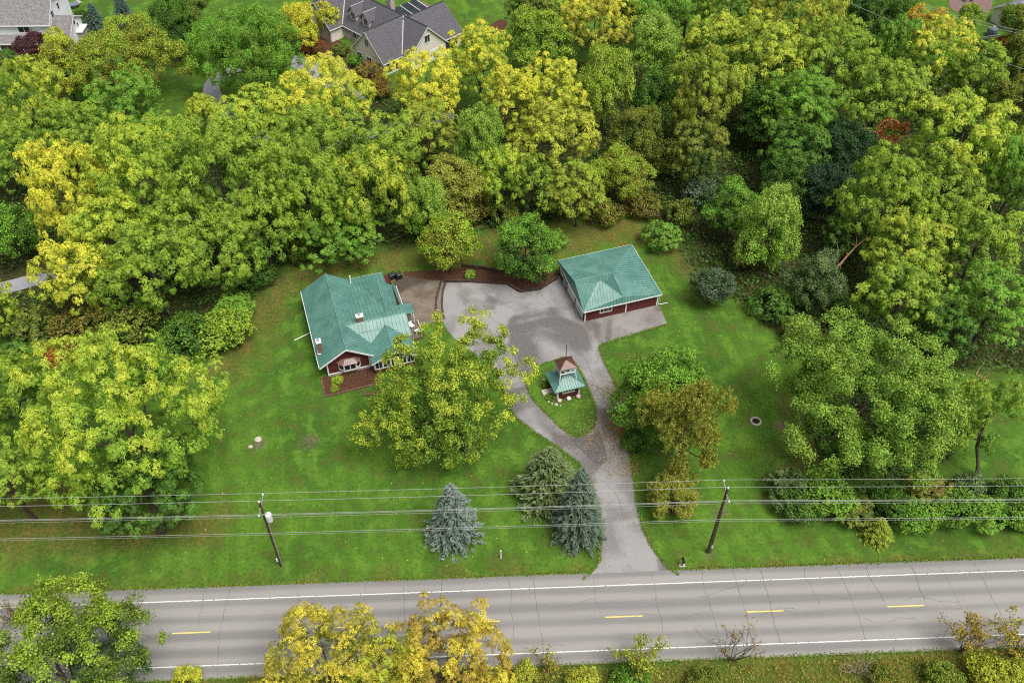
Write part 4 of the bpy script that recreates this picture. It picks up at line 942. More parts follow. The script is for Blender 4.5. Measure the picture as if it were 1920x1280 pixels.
def broadleaf(key, seed, a, b, style='w', nl=13, spread=.62, dens=3.4, tuft_r=1.0, leafL=.42, inner=.22, lz=(-.5, 1.0), size=(.30, .46), core=.66, k=6, lobes=None):
    """crown mesh in metres, centred on the crown centre: lobes > tufts > sprays of leaves"""
    rg = np.random.default_rng(seed); lc, ls = make_lobes(rg, a, b, nl, spread, lz, size, core) if lobes is None else lobes; ab = np.array([a, a, b])
    nt = int(4 * math.pi * ((a * b) ** .8 + (a * a) ** .8) / 2 * .42 / tuft_r ** 2 * 1.25) + 24
    T, TN = [], []
    while len(T) < nt:
        i = rg.choice(len(ls), p=ls ** 2 / (ls ** 2).sum()); d = unit(rg.normal(size=3))
        if d[2] < -.35 and rg.random() < .6: continue
        p = lc[i] + d * ls[i] * rg.uniform(.86, 1.06)
        if any(np.linalg.norm(p - c) < s * .80 for j, (c, s) in enumerate(zip(lc, ls)) if j != i): continue
        T.append(p * ab); TN.append(unit(d / ab * a + np.array([0, 0, .45])))
    T, TN = np.array(T), np.array(TN); tr = rg.random(nt)
    # inner tufts keep the crown from being hollow
    ni = int(nt * inner); kk = rg.choice(nt, ni); T = np.vstack([T, T[kk] * rg.uniform(.45, .8, (ni, 1))]); TN = np.vstack([TN, TN[kk]]); tr = np.concatenate([tr, tr[kk]])
    ns = max(4, int(dens * 2.6 * tuft_r ** 2)); nt = len(T)
    rad = tuft_r * rg.uniform(.7, 1.3, nt)
    ti = np.repeat(np.arange(nt), ns); n = len(ti)
    d = unit(rg.normal(size=(n, 3))); d = unit(d + TN[ti] * .9); d[:, 2] = np.where(d[:, 2] < -.4, -.4, d[:, 2])
    SPc = T[ti] + d * (rad[ti] * rg.uniform(.55, 1.0, n))[:, None] * np.array([1, 1, .8]); SN = unit(d * .9 + np.array([0, 0, .4]) + rg.normal(size=(n, 3)) * .15)
    tuft = np.clip(tr[ti] + rg.normal(size=n) * .12, 0, 1)
    if style == 'w':                                           # drooping pinnate sprays
        si = np.repeat(np.arange(n), k); ang = np.tile(np.arange(k) * 2 * math.pi / k, n) + np.repeat(rg.random(n) * 6.28, k) + rg.normal(size=n * k) * .25
        N_ = SN[si]; ref = unit(np.cross(N_, unit(rg.normal(size=(n, 3)))[si])); w = np.cross(N_, ref)
        D = unit(ref * np.cos(ang)[:, None] + w * np.sin(ang)[:, None] + N_ * rg.uniform(.05, .5, (n * k, 1)))
        L = leafL * rg.uniform(.7, 1.3, n * k); W = L * rg.uniform(.30, .42, n * k)
        v, q, at = leaf_quads(SPc[si], D, unit(N_ + rg.normal(size=(n * k, 3)) * .25), L, W, .35, tuft[si], rg)
    else:                                                      # broad leaves, loosely held
        si = np.repeat(np.arange(n), k); P_ = SPc[si] + rg.normal(size=(n * k, 3)) * .22 * tuft_r
        N_ = unit(SN[si] + rg.normal(size=(n * k, 3)) * .5); D = unit(np.cross(N_, rg.normal(size=(n * k, 3))))
        L = leafL * rg.uniform(.6, 1.25, n * k); W = L * rg.uniform(.65, .9, n * k)
        v, q, at = leaf_quads(P_, D, N_, L, W, .15, tuft[si], rg)
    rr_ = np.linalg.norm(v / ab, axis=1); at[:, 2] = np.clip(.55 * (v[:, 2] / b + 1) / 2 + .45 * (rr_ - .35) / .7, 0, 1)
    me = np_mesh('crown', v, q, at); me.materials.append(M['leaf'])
    PROTO.setdefault(key, []).append(dict(mesh=me, a=a, b=b, lobes=lc * ab, size=ls, used=0))
broadleaf('wX', 7, 11.0, 7.0, 'w', 32, .76, 19, .85, .235, .25, size=(.18, .30), core=.72)
for i in range(3): broadleaf('wL', 11 + i, 7.5, 6.2, 'w', 26, .76, 20, .8, .225, .25, size=(.20, .33), core=.70)
broadleaf('mD', 66, 8.0, 6.5, 'm', 30, .84, 15, .85, .21, .3, size=(.15, .25), core=.86)
broadleaf('wD', 67, 6.0, 5.0, 'w', 26, .82, 15, .75, .22, .3, size=(.16, .26), core=.84)
for i in range(3): broadleaf('wM', 31 + i, 5.0, 4.6, 'w', 18, .74, 21, .7, .215, .25, size=(.22, .35), core=.68)
for i in range(2): broadleaf('wS', 51 + i, 3.0, 2.9, 'w', 11, .66, 21, .58, .20, .25, size=(.26, .4))
broadleaf('mX', 64, 10.0, 7.0, 'm', 36, .80, 19, .9, .20, .25, size=(.16, .28), core=.70)
for i in range(2): broadleaf('mL', 71 + i, 7.5, 6.2, 'm', 26, .77, 19, .85, .20, .25, size=(.20, .32), core=.70)
for i in range(2): broadleaf('mM', 81 + i, 4.5, 4.3, 'm', 16, .72, 20, .7, .19, .25, size=(.24, .37), core=.68)
for i in range(2): broadleaf('mS', 91 + i, 2.4, 2.4, 'm', 10, .64, 20, .52, .165, .25)
for i in range(4): broadleaf('sh', 101 + i, 1.8, 1.3, 'm', 9, .56, 17, .42, .16, .2, (-.1, 1.0))
for i in range(2): broadleaf('shw', 111 + i, 2.2, 1.7, 'w', 10, .56, 15, .48, .21, .2, (-.1, 1.0))
def hero_lobes():
    # limbs of the big front-yard maple, surveyed in the plane facing the viewer (x right, v up, t towards the viewer)
    rg_ = np.random.default_rng(9); C_, S_ = [], []
    for x, v, t, r in ((-.98, -.62, .1, .15), (-.78, -.50, .2, .24), (-.60, -.70, .2, .24), (-.40, -.86, .1, .2), (-.72, -.22, -.1, .2), (-.52, -.38, .35, .28), (-.30, -.60, .4, .28), (-.12, -.85, .2, .24), (.08, -.62, .45, .26), (.28, -.72, .2, .24), (.42, -.40, .35, .28), (.62, -.25, .2, .26), (.86, .05, .1, .22), (1.0, .25, 0, .15), (.72, .38, -.1, .2), (.55, .80, 0, .22), (.34, .92, -.1, .17), (.48, .58, .1, .2), (.30, .40, .2, .22), (-.14, .72, 0, .14), (-.18, .98, -.1, .1), (-.36, .55, .1, .2), (-.50, .30, .2, .22), (-.62, .06, .1, .18), (-.22, .22, .4, .3), (.10, .05, .5, .32), (-.10, -.22, .5, .34), (-.34, -.05, .3, .28), (.40, .05, .3, .3), (.05, .35, .2, .24), (0, -.3, -.2, .4), (.2, 0, -.35, .36), (-.3, -.1, -.4, .34)):
        d = math.radians(42)
        p = np.array([x * 9.0, 0, 0]) + 8.0 * (v * np.array([0, math.sin(d), math.cos(d)]) + t * np.array([0, -math.cos(d), math.sin(d)]))
        C_.append(p / np.array([9.0, 9.0, 6.8])); S_.append(r)
    return np.array(C_), np.array(S_)
broadleaf('hero', 203, 9.0, 6.8, 'm', 34, .82, 18, .68, .21, .10, lobes=hero_lobes())
broadleaf('open', 207, 5.5, 5.0, 'w', 14, .78, 9, .6, .27, .05, (-.7, 1.0), (.13, .24), .18)
print('CROWN TRIS', {k: [len(p['mesh'].polygons) * 2 for p in v] for k, v in PROTO.items()})

def conifer(key, seed, a, hgt, dens=1.0, droop=.25, nl=.34):
    """spruce: whorls of drooping boughs with short needle sprays; built from the ground up in metres"""
    rg = np.random.default_rng(seed); P_, D_, N_, L_, T_ = [], [], [], [], []
    z = .35; lv = 0
    while z < hgt - .15:
        f = 1 - z / hgt; r = a * (f ** .85) * rg.uniform(.9, 1.1) + .08; nb = max(5, int(6 + 9 * f)); off = rg.random() * 6.28
        for j in range(nb):
            t = off + 6.28 * j / nb + rg.normal() * .12; rr = r * rg.uniform(.78, 1.12); d = np.array([math.cos(t), math.sin(t), 0]); tf = rg.random()
            m = max(3, int(rr / .13 * dens))
            s = rg.uniform(.12, 1, m) ** .7
            up = .30 * (1 - f) - droop * s * .8
            base = d * (s * rr)[:, None] + np.column_stack([np.zeros(m), np.zeros(m), z + rr * up * s])
            side = np.cross(d, [0, 0, 1]); sg = rg.choice([-1, 1], m) * rg.uniform(.1, .9, m)
            dd = unit(d + side * sg[:, None] + np.column_stack([np.zeros(m), np.zeros(m), rg.uniform(-.3, .25, m)]))
            P_.append(base + side * (sg * (1.1 - s) * rr * .16)[:, None]); D_.append(dd); N_.append(unit(np.column_stack([rg.normal(size=m) * .3, rg.normal(size=m) * .3, np.ones(m)])))
            L_.append(nl * rg.uniform(.7, 1.2, m)); T_.append(np.clip(tf * .6 + .4 * s + rg.normal(size=m) * .1, 0, 1))
        z += .16 + .20 * f; lv += 1
    P_, D_, N_, L_, T_ = map(np.concatenate, (P_, D_, N_, L_, T_))
    v, q, at = leaf_quads(P_, D_, N_, L_, L_ * .42, .1, T_, rg)
    me = np_mesh('crown', v, q, at); me.materials.append(M['leaf']); PROTO.setdefault(key, []).append(dict(mesh=me, a=a, b=hgt, used=0))
conifer('spruce', 301, 3.0, 11.5, 2.6, .35, .30); conifer('spruce', 302, 3.3, 10.5, 2.6, .4, .30); conifer('bspruce', 303, 3.0, 8.5, 1.7, .15, .34)
def pine(key, seed, a, b, nl=20):
    """pine crown: separate bottlebrush rosettes carried on lobed limbs"""
    rg = np.random.default_rng(seed); lc, ls = make_lobes(rg, a, b, nl, .80, (-.6, 1), (.17, .30), .42); ab = np.array([a, a, b]); n = 1250; T = []
    while len(T) < n:
        i = rg.integers(len(ls)); d = unit(rg.normal(size=3))
        if d[2] < -.3 and rg.random() < .5: continue
        T.append((lc[i] + d * ls[i] * rg.uniform(.6, 1.05)) * ab)
    T = np.array(T); tr = rg.random(n); k = 16; si = np.repeat(np.arange(n), k)
    ax = unit(T / ab * .6 + np.array([0, 0, .8]) + rg.normal(size=(n, 3)) * .25)[si]; D = unit(rg.normal(size=(n * k, 3)) + ax * .7)
    N_ = unit(np.cross(D, rg.normal(size=(n * k, 3)))); L = .42 * rg.uniform(.75, 1.15, n * k)
    v, q, at = leaf_quads(T[si], D, N_, L, L * .22, .12, np.clip(tr[si] * .6 + .4 * rg.random(n * k), 0, 1), rg)
    me = np_mesh('crown', v, q, at); me.materials.append(M['leaf']); PROTO.setdefault(key, []).append(dict(mesh=me, a=a, b=b, lobes=lc * ab, size=ls, used=0))
pine('pine', 401, 5.2, 4.4)

COL = dict(Y=(.72, .65, .065), Y2=(.55, .58, .055), YG=(.365, .47, .045), OL2=(.42, .42, .070), PN=(.32, .34, .060), PN2=(.60, .57, .085), LG=(.40, .52, .09), BG=(.24, .43, .045), G=(.140, .265, .030), DG=(.045, .105, .018), BD=(.050, .105, .050),
           DK=(.022, .050, .012), OL=(.26, .28, .038), GO=(.54, .36, .035), GO2=(.62, .49, .055), BR=(.16, .11, .030), OB=(.28, .20, .035), PU=(.055, .020, .026), PU2=(.12, .05, .055), BS=(.23, .31, .27), BS2=(.10, .16, .13), SG=(.15, .20, .12), SV=(.26, .33, .28), SV2=(.16, .22, .17), OS=(.13, .18, .06), OS2=(.26, .31, .13), OR=(.50, .18, .03), GG=(.20, .27, .10), GY=(.29, .42, .055), PW=(.60, .56, .36), PK=(.50, .30, .23), RD=(.30, .06, .018))
def limbs_mesh(base_h, lobes, r0, rg, lean=(0, 0), n_lim=9, fork=.45):
    """trunk and limbs; crown centre is the origin, ground lies base_h below; trunk foot is shifted by lean"""
    mb = MB(); foot = Vector((lean[0], lean[1], -base_h - .05)); fk = Vector((lean[0] * .25, lean[1] * .25, -base_h * (1 - fork)))
    mid = foot.lerp(fk, .5) + Vector((rg.uniform(-.2, .2), rg.uniform(-.2, .2), 0)); top = Vector((0, 0, base_h * .15))
    mb.tube([foot, foot.lerp(mid, .12) , mid, fk, top], [r0 * 1.35, r0, r0 * .85, r0 * .72, r0 * .3], 8)
    order = sorted(range(len(lobes)), key=lambda i: lobes[i][2])
    for i in order[:n_lim]:
        e = Vector(lobes[i]); s = fk.lerp(top, rg.uniform(0, .6)); m_ = s.lerp(e, .5) + Vector((0, 0, -.1 * (e - s).length)) + Vector(rg.normal(size=3) * .2)
        mb.tube([s, m_, e], [r0 * .42, r0 * .28, r0 * .1], 6, False)
        for _ in range(3):
            d = Vector(rg.normal(size=3) * .25 * (e - s).length); d.z = abs(d.z) * .7; p = m_.lerp(e, rg.uniform(.3, 1))
            mb.tube([p, p + d * .5 + Vector((0, 0, .1)), p + d], [r0 * .14, r0 * .09, r0 * .03], 4, False)
    return mb
TREES = []
def tree(label, cx, cy, rx, ry, zc, style, ca, cb, name='deciduous_tree', cat='tree', group=None, base=None, bark='bark', rz=None, proto=None, trunk=True):
    """crown centre is seen at photo point (cx, cy), height zc; rx, ry are its half sizes there"""
    rg = np.random.default_rng(abs(hash((cx * 31 + cy * 17))) % 2 ** 31); s = mpp(cx, cy, zc); a = rx * s
    dep = PITCH - math.atan((640 - cy) / FPX); app = ry * s
    if style == 'w' and zc >= 8: a *= 1.07; app *= 1.05
    b = math.sqrt(max(.12 * a * a, app * app - (a * math.sin(dep)) ** 2)) / math.cos(dep); b = min(max(b * 1.08, 1.0 * a), 1.9 * a, zc * .95)
    if style in ('w', 'm'): key = style + ('X' if a > 8.8 else 'L' if a > 6 else 'M' if a > 3.6 else 'S')
    else: key = style
    pr = min(PROTO[key], key=lambda p: p['used'] + rg.random() * .5) if proto is None else PROTO[key][proto]; pr['used'] += 1
    c = g(cx, cy, zc); f = g(*base) if base else Vector((c.x + rg.uniform(-.3, .3), c.y + rg.uniform(-.3, .3), 0))
    e = empty(name, (f.x, f.y, 0)); tag(e, label, cat, group)
    o = link('crown', pr['mesh'], None, e, (c.x - f.x, c.y - f.y, zc), rg.uniform(0, 6.28) if rz is None else rz); o.scale = (a / pr['a'], a / pr['a'] * rg.uniform(.92, 1.08), b / pr['b'])
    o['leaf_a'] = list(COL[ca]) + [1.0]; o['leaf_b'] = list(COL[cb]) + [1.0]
    if trunk:
        rot = o.rotation_euler.z; cs, sn = math.cos(rot), math.sin(rot)
        lb = [np.array([(p[0] * cs - p[1] * sn) * o.scale[0], (p[0] * sn + p[1] * cs) * o.scale[0], p[2] * o.scale[2]]) for p in pr['lobes']]
        mb = limbs_mesh(zc, lb, max(.08, .036 * (a + zc) * .55), rg, (f.x - c.x, f.y - c.y), 9 if a > 3 else 5)
        mb.build('trunk', bark, e, (c.x - f.x, c.y - f.y, zc), smooth=True)
    TREES.append(e); return e
def shrub(label, cx, cy, rx, ry, ca, cb, style='sh', name='shrub', group=None, zc=None):
    s = mpp(cx, cy, 1); zc = zc or max(.5, min(2.2, .62 * rx * s))
    rg = np.random.default_rng(int(cx * 13 + cy * 7)); a = rx * s; c = g(cx, cy, zc)
    pr = min(PROTO[style], key=lambda p: p['used'] + rg.random() * .5); pr['used'] += 1
    e = empty(name, (c.x, c.y, 0)); tag(e, label, 'shrub', group)
    b = min(max(ry * s * 1.0, zc), zc * 1.5)
    o = link('crown', pr['mesh'], None, e, (0, 0, zc), rg.uniform(0, 6.28)); o.scale = (a / pr['a'], a / pr['a'], b / pr['b'])
    o['leaf_a'] = list(COL[ca]) + [1.0]; o['leaf_b'] = list(COL[cb]) + [1.0]
    mb = MB()
    for i in range(5):
        t = rg.random() * 6.28; r = a * .45
        mb.tube([(0, 0, -.05), (r * .4 * math.cos(t), r * .4 * math.sin(t), zc * .6), (r * math.cos(t), r * math.sin(t), zc * 1.2)], [.06, .045, .015], 5, False)
    mb.build('stem', 'bark', e); return e
def spruce(label, bx, by, rw, hgt, ca, cb, key='spruce', name='spruce_tree', proto=0):
    p = g(bx, by); pr = PROTO[key][proto]; a = rw * mpp(bx, by, 1); e = empty(name, (p.x, p.y, 0), bx * .7); tag(e, label, 'tree')
    o = link('crown', pr['mesh'], None, e); o.scale = (a / pr['a'], a / pr['a'], hgt / pr['b']); o['leaf_a'] = list(COL[ca]) + [1.0]; o['leaf_b'] = list(COL[cb]) + [1.0]
    MB().tube([(0, 0, -.05), (0, 0, hgt * .5), (0, 0, hgt * .97)], [.03 * hgt, .018 * hgt, .01], 7).build('trunk', 'bark', e); return e
def bare(label, bx, by, hgt, rw, ca=None, cb=None, leaves=0, bark='bark', name='bare_shrub', stems=7, seed=1, cat='shrub'):
    """leafless or thinly leaved shrub: forking twigs"""
    rg = np.random.default_rng(seed); p = g(bx, by); e = empty(name, (p.x, p.y, 0)); tag(e, label, cat); mb = MB(); tips = []
    def grow(q, d, L, r, depth):
        m_ = q + d * L * .5 + Vector(rg.normal(size=3) * .05 * L); t = q + d * L
        mb.tube([q, m_, t], [r, r * .8, r * .55], 4, False); tips.append(t); tips.append(m_)
        if depth:
            for _ in range(rg.integers(2, 4)):
                nd = (d + Vector(rg.normal(size=3) * .45) + Vector((0, 0, .12))).normalized(); grow(t.lerp(q, rg.random() * .35), nd, L * rg.uniform(.55, .8), r * .55, depth - 1)
    for i in range(stems):
        t = 6.28 * i / stems + rg.normal() * .3; sp = rw / hgt * rg.uniform(.25, 1.0); grow(Vector((0, 0, -.05)), Vector((math.cos(t) * sp, math.sin(t) * sp, 1)).normalized(), hgt * .42, .05, 3)
    mb.build('twigs', bark, e)
    if leaves:
        T = np.array([tuple(t) for t in tips]); k = rg.choice(len(T), leaves); P_ = T[k] + rg.normal(size=(leaves, 3)) * .12
        D = unit(rg.normal(size=(leaves, 3))); N_ = unit(rg.normal(size=(leaves, 3)) + np.array([0, 0, 1])); L = .26 * rg.uniform(.6, 1.3, leaves)
        v, q, at = leaf_quads(P_, D, N_, L, L * .6, .1, rg.random(leaves), rg); me = np_mesh('crown', v, q, at); me.materials.append(M['leaf'])
        o = link('crown', me, None, e); o['leaf_a'] = list(COL[ca]) + [1.0]; o['leaf_b'] = list(COL[cb]) + [1.0]
    return e

# ---- far band along the top of the picture
tree('olive-yellow round tree just right of the purple one', 120, 130, 52, 62, 7, 'm', 'OL', 'Y2')
tree('wide olive-green tree below the two blue spruces', 245, 118, 92, 74, 8, 'm', 'OL', 'YG')
tree('yellow-green tree on the left edge below the purple tree', 55, 190, 68, 82, 9, 'w', 'G', 'Y2')
tree('mid-green tree right of the left-edge yellow-green one', 235, 205, 78, 62, 7, 'w', 'G', 'BG')
tree('low green tree on the left edge under the yellow-green one', 22, 290, 72, 62, 7, 'w', 'G', 'YG')
tree('small dark purple-leaved tree beside the white house', 64, 92, 32, 28, 4, 'm', 'PU', 'PU2')
spruce('silvery blue spruce nearest the white house', 186, 62, 24, 6.5, 'BS2', 'BS', 'spruce', proto=1)
spruce('silvery blue spruce further from the white house', 240, 56, 25, 8.5, 'BS2', 'BS', 'spruce', proto=0)
shrub('dark green clipped hedge at the white house wall', 157, 42, 15, 24, 'DG', 'G', zc=1.8)
tree('dark green tree at the top edge left of the big round one', 322, 52, 50, 48, 7, 'm', 'DG', 'G')
tree('dark green tree cut by the top edge above the left lawn', 340, 8, 45, 30, 7, 'm', 'DG', 'OL')
tree('big dense green round tree at the top beside the paver walk', 462, 108, 99, 100, 9.5, 'mX', 'G', 'BG')
tree('thin yellow tree beside the grey drive curve', 378, 205, 30, 34, 6, 'w', 'YG', 'Y2')
tree('bright yellow tree touching the grey-roofed house', 560, 50, 40, 55, 5, 'm', 'Y2', 'Y')
tree('smaller yellow tree right against the grey-roofed house wall', 612, 32, 24, 28, 4, 'm', 'YG', 'Y')
tree('bright yellow tree below the paver walk', 612, 190, 82, 66, 10, 'w', 'YG', 'Y')
tree('yellow tree in front of the grey-roofed house gable', 800, 158, 68, 62, 10, 'w', 'Y2', 'Y')
tree('yellow tree right of the grey-roofed house', 900, 112, 66, 48, 10, 'w', 'YG', 'Y')
tree('yellow-green tree under the house on its right side', 960, 185, 55, 56, 9, 'w', 'YG', 'Y')
tree('green-yellow tree between the grey drive and the yellow ones', 500, 220, 58, 52, 9, 'w', 'BG', 'Y2')
tree('green tree in the wood below the bright yellow one', 575, 272, 79, 60, 9, 'w', 'G', 'YG')
tree('green tree in the wood under the grey-roofed house', 700, 295, 86, 62, 9, 'w', 'G', 'YG')
tree('olive tree right of the drive glimpse in the wood', 800, 252, 60, 54, 8, 'w', 'OL', 'YG')
tree('slim pale green tree left of the wood centre', 900, 270, 45, 78, 9, 'm', 'BG', 'LG')
tree('fresh green tree at the top below the bright lawn corner', 1005, 80, 60, 55, 8, 'm', 'G', 'YG')
tree('orange-yellow tree at the top edge of the wood', 1115, 48, 58, 56, 9, 'w', 'OL', 'Y')
tree('green tree cut by the top edge right of the orange-yellow one', 1215, 18, 62, 40, 9, 'w', 'G', 'BG')
tree('fresh green rounded maple-like tree in the upper middle wood', 1232, 85, 52, 56, 11, 'm', 'BG', 'LG')
tree('pale yellow-green feathery tree in the upper middle', 1135, 165, 52, 78, 10, 'm', 'LG', 'YG')
tree('yellow tree above the middle of the wood', 1030, 175, 66, 58, 10, 'w', 'YG', 'Y')
tree('yellow-olive tree right above the dark parking court tree', 1040, 262, 74, 66, 9, 'w', 'OL', 'Y2')
tree('golden low tree left of the yellow-olive one', 940, 330, 52, 62, 7, 'w', 'BG', 'Y2')
tree('olive tree with drooping sprays right of the dark gap', 1320, 185, 66, 84, 10, 'w', 'OL', 'YG')
tree('yellow-topped tree in the top row right of the maple-like one', 1340, 90, 60, 46, 12, 'w', 'G', 'Y2')
tree('large yellow-topped tree in the top row, right of the dark gap', 1425, 120, 84, 82, 11, 'w', 'G', 'Y2')
tree('dark green tree in the deep gap of the wood', 1232, 200, 52, 70, 7, 'm', 'DG', 'G')
tree('olive drooping tree at the foot of the dark gap', 1310, 285, 62, 46, 7, 'w', 'DG', 'OL')
tree('yellow-olive tree at the top edge left of the crossing wire', 1500, 38, 92, 52, 11, 'w', 'OL', 'Y2')
tree('yellow-green tree under the yellow-olive top-edge one', 1560, 118, 82, 62, 11, 'w', 'G', 'YG')
tree('slim green tree between the two yellowish crowns at the upper right', 1682, 88, 42, 58, 11, 'w', 'G', 'BG')
tree('bright yellow tree at the upper right below the small lawn', 1762, 105, 70, 66, 11, 'w', 'BG', 'Y')
tree('orange-yellow treetop just under the small upper right lawn', 1735, 62, 46, 22, 8, 'w', 'OB', 'GO')
tree('green-yellow tree right of the bright yellow upper right one', 1838, 150, 58, 62, 10, 'w', 'G', 'YG')
tree('dark green tree on the right edge beneath the wires', 1905, 120, 48, 58, 7, 'm', 'DG', 'OL')
tree('small bright tree hiding the terrace at the corner house', 1822, 32, 22, 22, 4, 'm', 'G', 'YG')
tree('olive tree on the right edge in front of the corner house roof', 1908, 40, 34, 34, 6, 'm', 'OL', 'G')
tree('dark green tree under the single wire at the top', 1650, 22, 66, 34, 7, 'm', 'DG', 'G')
for x, y, r, ca, cb, lab in ((1050, 0, 52, 'OL', 'YG', 'olive tree cut by the top edge left of the orange-yellow one'), (1165, 5, 50, 'OL', 'Y2', 'yellowish tree cut by the top edge right above the orange-yellow one'), (1290, 8, 56, 'G', 'BG', 'green tree cut by the top edge above the maple-like one'), (1370, 18, 58, 'G', 'YG', 'green-yellow tree cut by the top edge, left of the yellow-olive one'), (1440, -8, 52, 'G', 'Y2', 'yellow-green treetop at the top edge behind the yellow-olive tree'), (985, 20, 40, 'DG', 'OL', 'dark tree at the right end of the bright upper lawn')):
    tree(lab, x, y, r, r * .8, 10, 'w', ca, cb)
tree('dark tree filling the gap below the yellow-topped trees', 1450, 215, 60, 60, 7, 'm', 'DG', 'G')
tree('dark green tree in the wood left of the olive drooping one', 1190, 255, 50, 56, 7, 'm', 'DG', 'OL')
tree('dark bluish tree left of the tall green one in the right gap', 1545, 365, 52, 60, 5, 'm', 'DK', 'BD')
tree('dark green low tree behind the broken branch', 1600, 440, 52, 50, 5, 'w', 'DG', 'G')
tree('green tree between the pale tree and the dark gap', 1470, 335, 50, 44, 6, 'm', 'DG', 'G')
tree('green tree in the right wood above the tufted one', 1770, 430, 56, 56, 8, 'w', 'G', 'YG')
tree('dark tree at the right edge of the wood below the wires', 1895, 210, 54, 60, 8, 'm', 'DG', 'OL')
tree('green tree at the far right between the broad bright one and the edge', 1890, 300, 60, 56, 9, 'w', 'G', 'YG')
# ---- second band
tree('green tree in the right wood below the big yellow-topped one', 1505, 205, 72, 66, 10, 'w', 'G', 'BG')
tree('yellow-green tree in the centre of the right wood', 1650, 185, 80, 62, 10, 'w', 'G', 'YG')
tree('broad bright yellow-green tree beside the red creeper', 1800, 268, 98, 66, 10, 'w', 'BG', 'Y2')
tree('dark green tree left of the red creeper', 1490, 290, 66, 50, 7, 'w', 'DG', 'G')
tree('dark bluish tree under the red creeper', 1585, 285, 58, 58, 6, 'm', 'BD', 'DG')
tree('green tree on the right edge level with the red creeper', 1905, 335, 52, 70, 9, 'w', 'G', 'BG')
tree('tall green tree standing in front of the dark gap on the right', 1655, 375, 82, 92, 10, 'w', 'G', 'YG', base=(1665, 520))
tree('green tree behind the right wood clearing', 1775, 360, 62, 56, 8, 'w', 'DG', 'YG')
tree('yellow-green tree right of the broken branch', 1700, 470, 78, 62, 9, 'w', 'G', 'Y2')
tree('green-yellow tree below the broken branch', 1690, 555, 76, 66, 8, 'w', 'G', 'YG')
tree('green tree on the right with several yellow tufts', 1835, 455, 72, 76, 9, 'w', 'G', 'YG')
tree('green tree at the right edge under the tufted one', 1865, 565, 72, 66, 8, 'w', 'G', 'BG')
tree('low green tree at the lower edge of the right wood', 1775, 610, 62, 46, 6, 'w', 'DG', 'G')
tree('tall pale yellow-green tree standing out at the wood edge behind the right lawn', 1442, 428, 60, 104, 7.5, 'm', 'BG', 'LG')
tree('green tree behind the pale yellow-green one', 1370, 390, 52, 46, 6, 'm', 'DG', 'BG')
tree('grey-green round tree behind the right lawn', 1335, 540, 40, 46, 3.2, 'm', 'DG', 'SG')
tree('dark grey-green tree with pale top at the wood edge', 1525, 530, 52, 62, 5, 'm', 'DG', 'GG')
tree('golden yellow tree forming the left end of the middle row', 128, 365, 83, 103, 11, 'w', 'Y2', 'Y')
tree('yellow-green tree in the middle row next to the golden one', 255, 345, 97, 115, 11, 'w', 'BG', 'Y2')
tree('golden-brown tree low under the golden left one', 140, 525, 77, 81, 7, 'w', 'YG', 'Y')
tree('green tree low in the left wood beside the drive glimpse', 285, 505, 89, 103, 8, 'w', 'G', 'YG')
tree('green-yellow tree third in the middle row from the left', 410, 335, 97, 115, 11, 'w', 'G', 'YG')
tree('green tree low in the left wood above the lawn corner', 415, 480, 86, 86, 7, 'w', 'G', 'YG')
tree('green tree behind the red house with a dark visible trunk', 575, 365, 85, 122, 10, 'w', 'G', 'YG', base=(640, 470))
tree('yellowish tree right of the dark trunk behind the house', 690, 365, 71, 103, 9, 'w', 'G', 'Y2')
tree('low green tree right behind the green roof', 640, 440, 84, 57, 5, 'w', 'G', 'BG')
tree('bright green tree standing over the mulch bed', 800, 395, 46, 64, 6, 'm', 'BG', 'LG')
tree('olive thin tree right of the bright green one', 845, 462, 46, 54, 5, 'm', 'OL', 'YG')
tree('brown-olive thicket tree behind the bright green one', 855, 350, 60, 56, 6, 'm', 'OL', 'OL2')
tree('olive-brown thicket tree left of the bright green one', 745, 330, 46, 62, 6, 'w', 'OL', 'YG')
tree('olive tree at the wood edge above the parking court', 1085, 365, 62, 52, 6, 'w', 'OL', 'YG')
tree('green tree at the wood edge left of the parking court tree', 1000, 350, 52, 58, 6, 'w', 'DG', 'YG')
tree('brownish tree above the garage at the wood edge', 1170, 330, 56, 52, 6, 'm', 'OL', 'YG')
tree('dark green full tree beside the garage, overhanging the court', 985, 472, 62, 70, 5.5, 'm', 'DG', 'BG', base=(985, 530))
tree('dark green round tree at the left edge above the grey lane', 22, 440, 46, 62, 5, 'm', 'DG', 'BG')
tree('golden-green tree at the left edge below the grey lane', 4, 580, 38, 56, 5, 'w', 'G', 'Y2')
tree('green tree filling the left wood above the grey lane', 335, 425, 76, 74, 8, 'w', 'G', 'YG')
tree('yellow-green tree low in the left wood beside the golden ones', 205, 445, 72, 72, 9, 'w', 'BG', 'Y2')
tree('green tree in the wood left of the dark trunk', 490, 420, 74, 78, 8, 'w', 'G', 'YG')
tree('yellow-green tree beside the bend of the grey drive', 442, 240, 50, 52, 9, 'w', 'BG', 'Y2')
tree('green tree in the wood hiding the middle of the grey lane', 535, 318, 56, 52, 8, 'w', 'G', 'YG')
tree('green tree between the left-edge trees and the mid-green one', 135, 250, 66, 58, 8, 'w', 'G', 'YG')
tree('yellow-green tree at the lower end of the upper left lawn', 305, 262, 52, 46, 7, 'w', 'BG', 'YG')
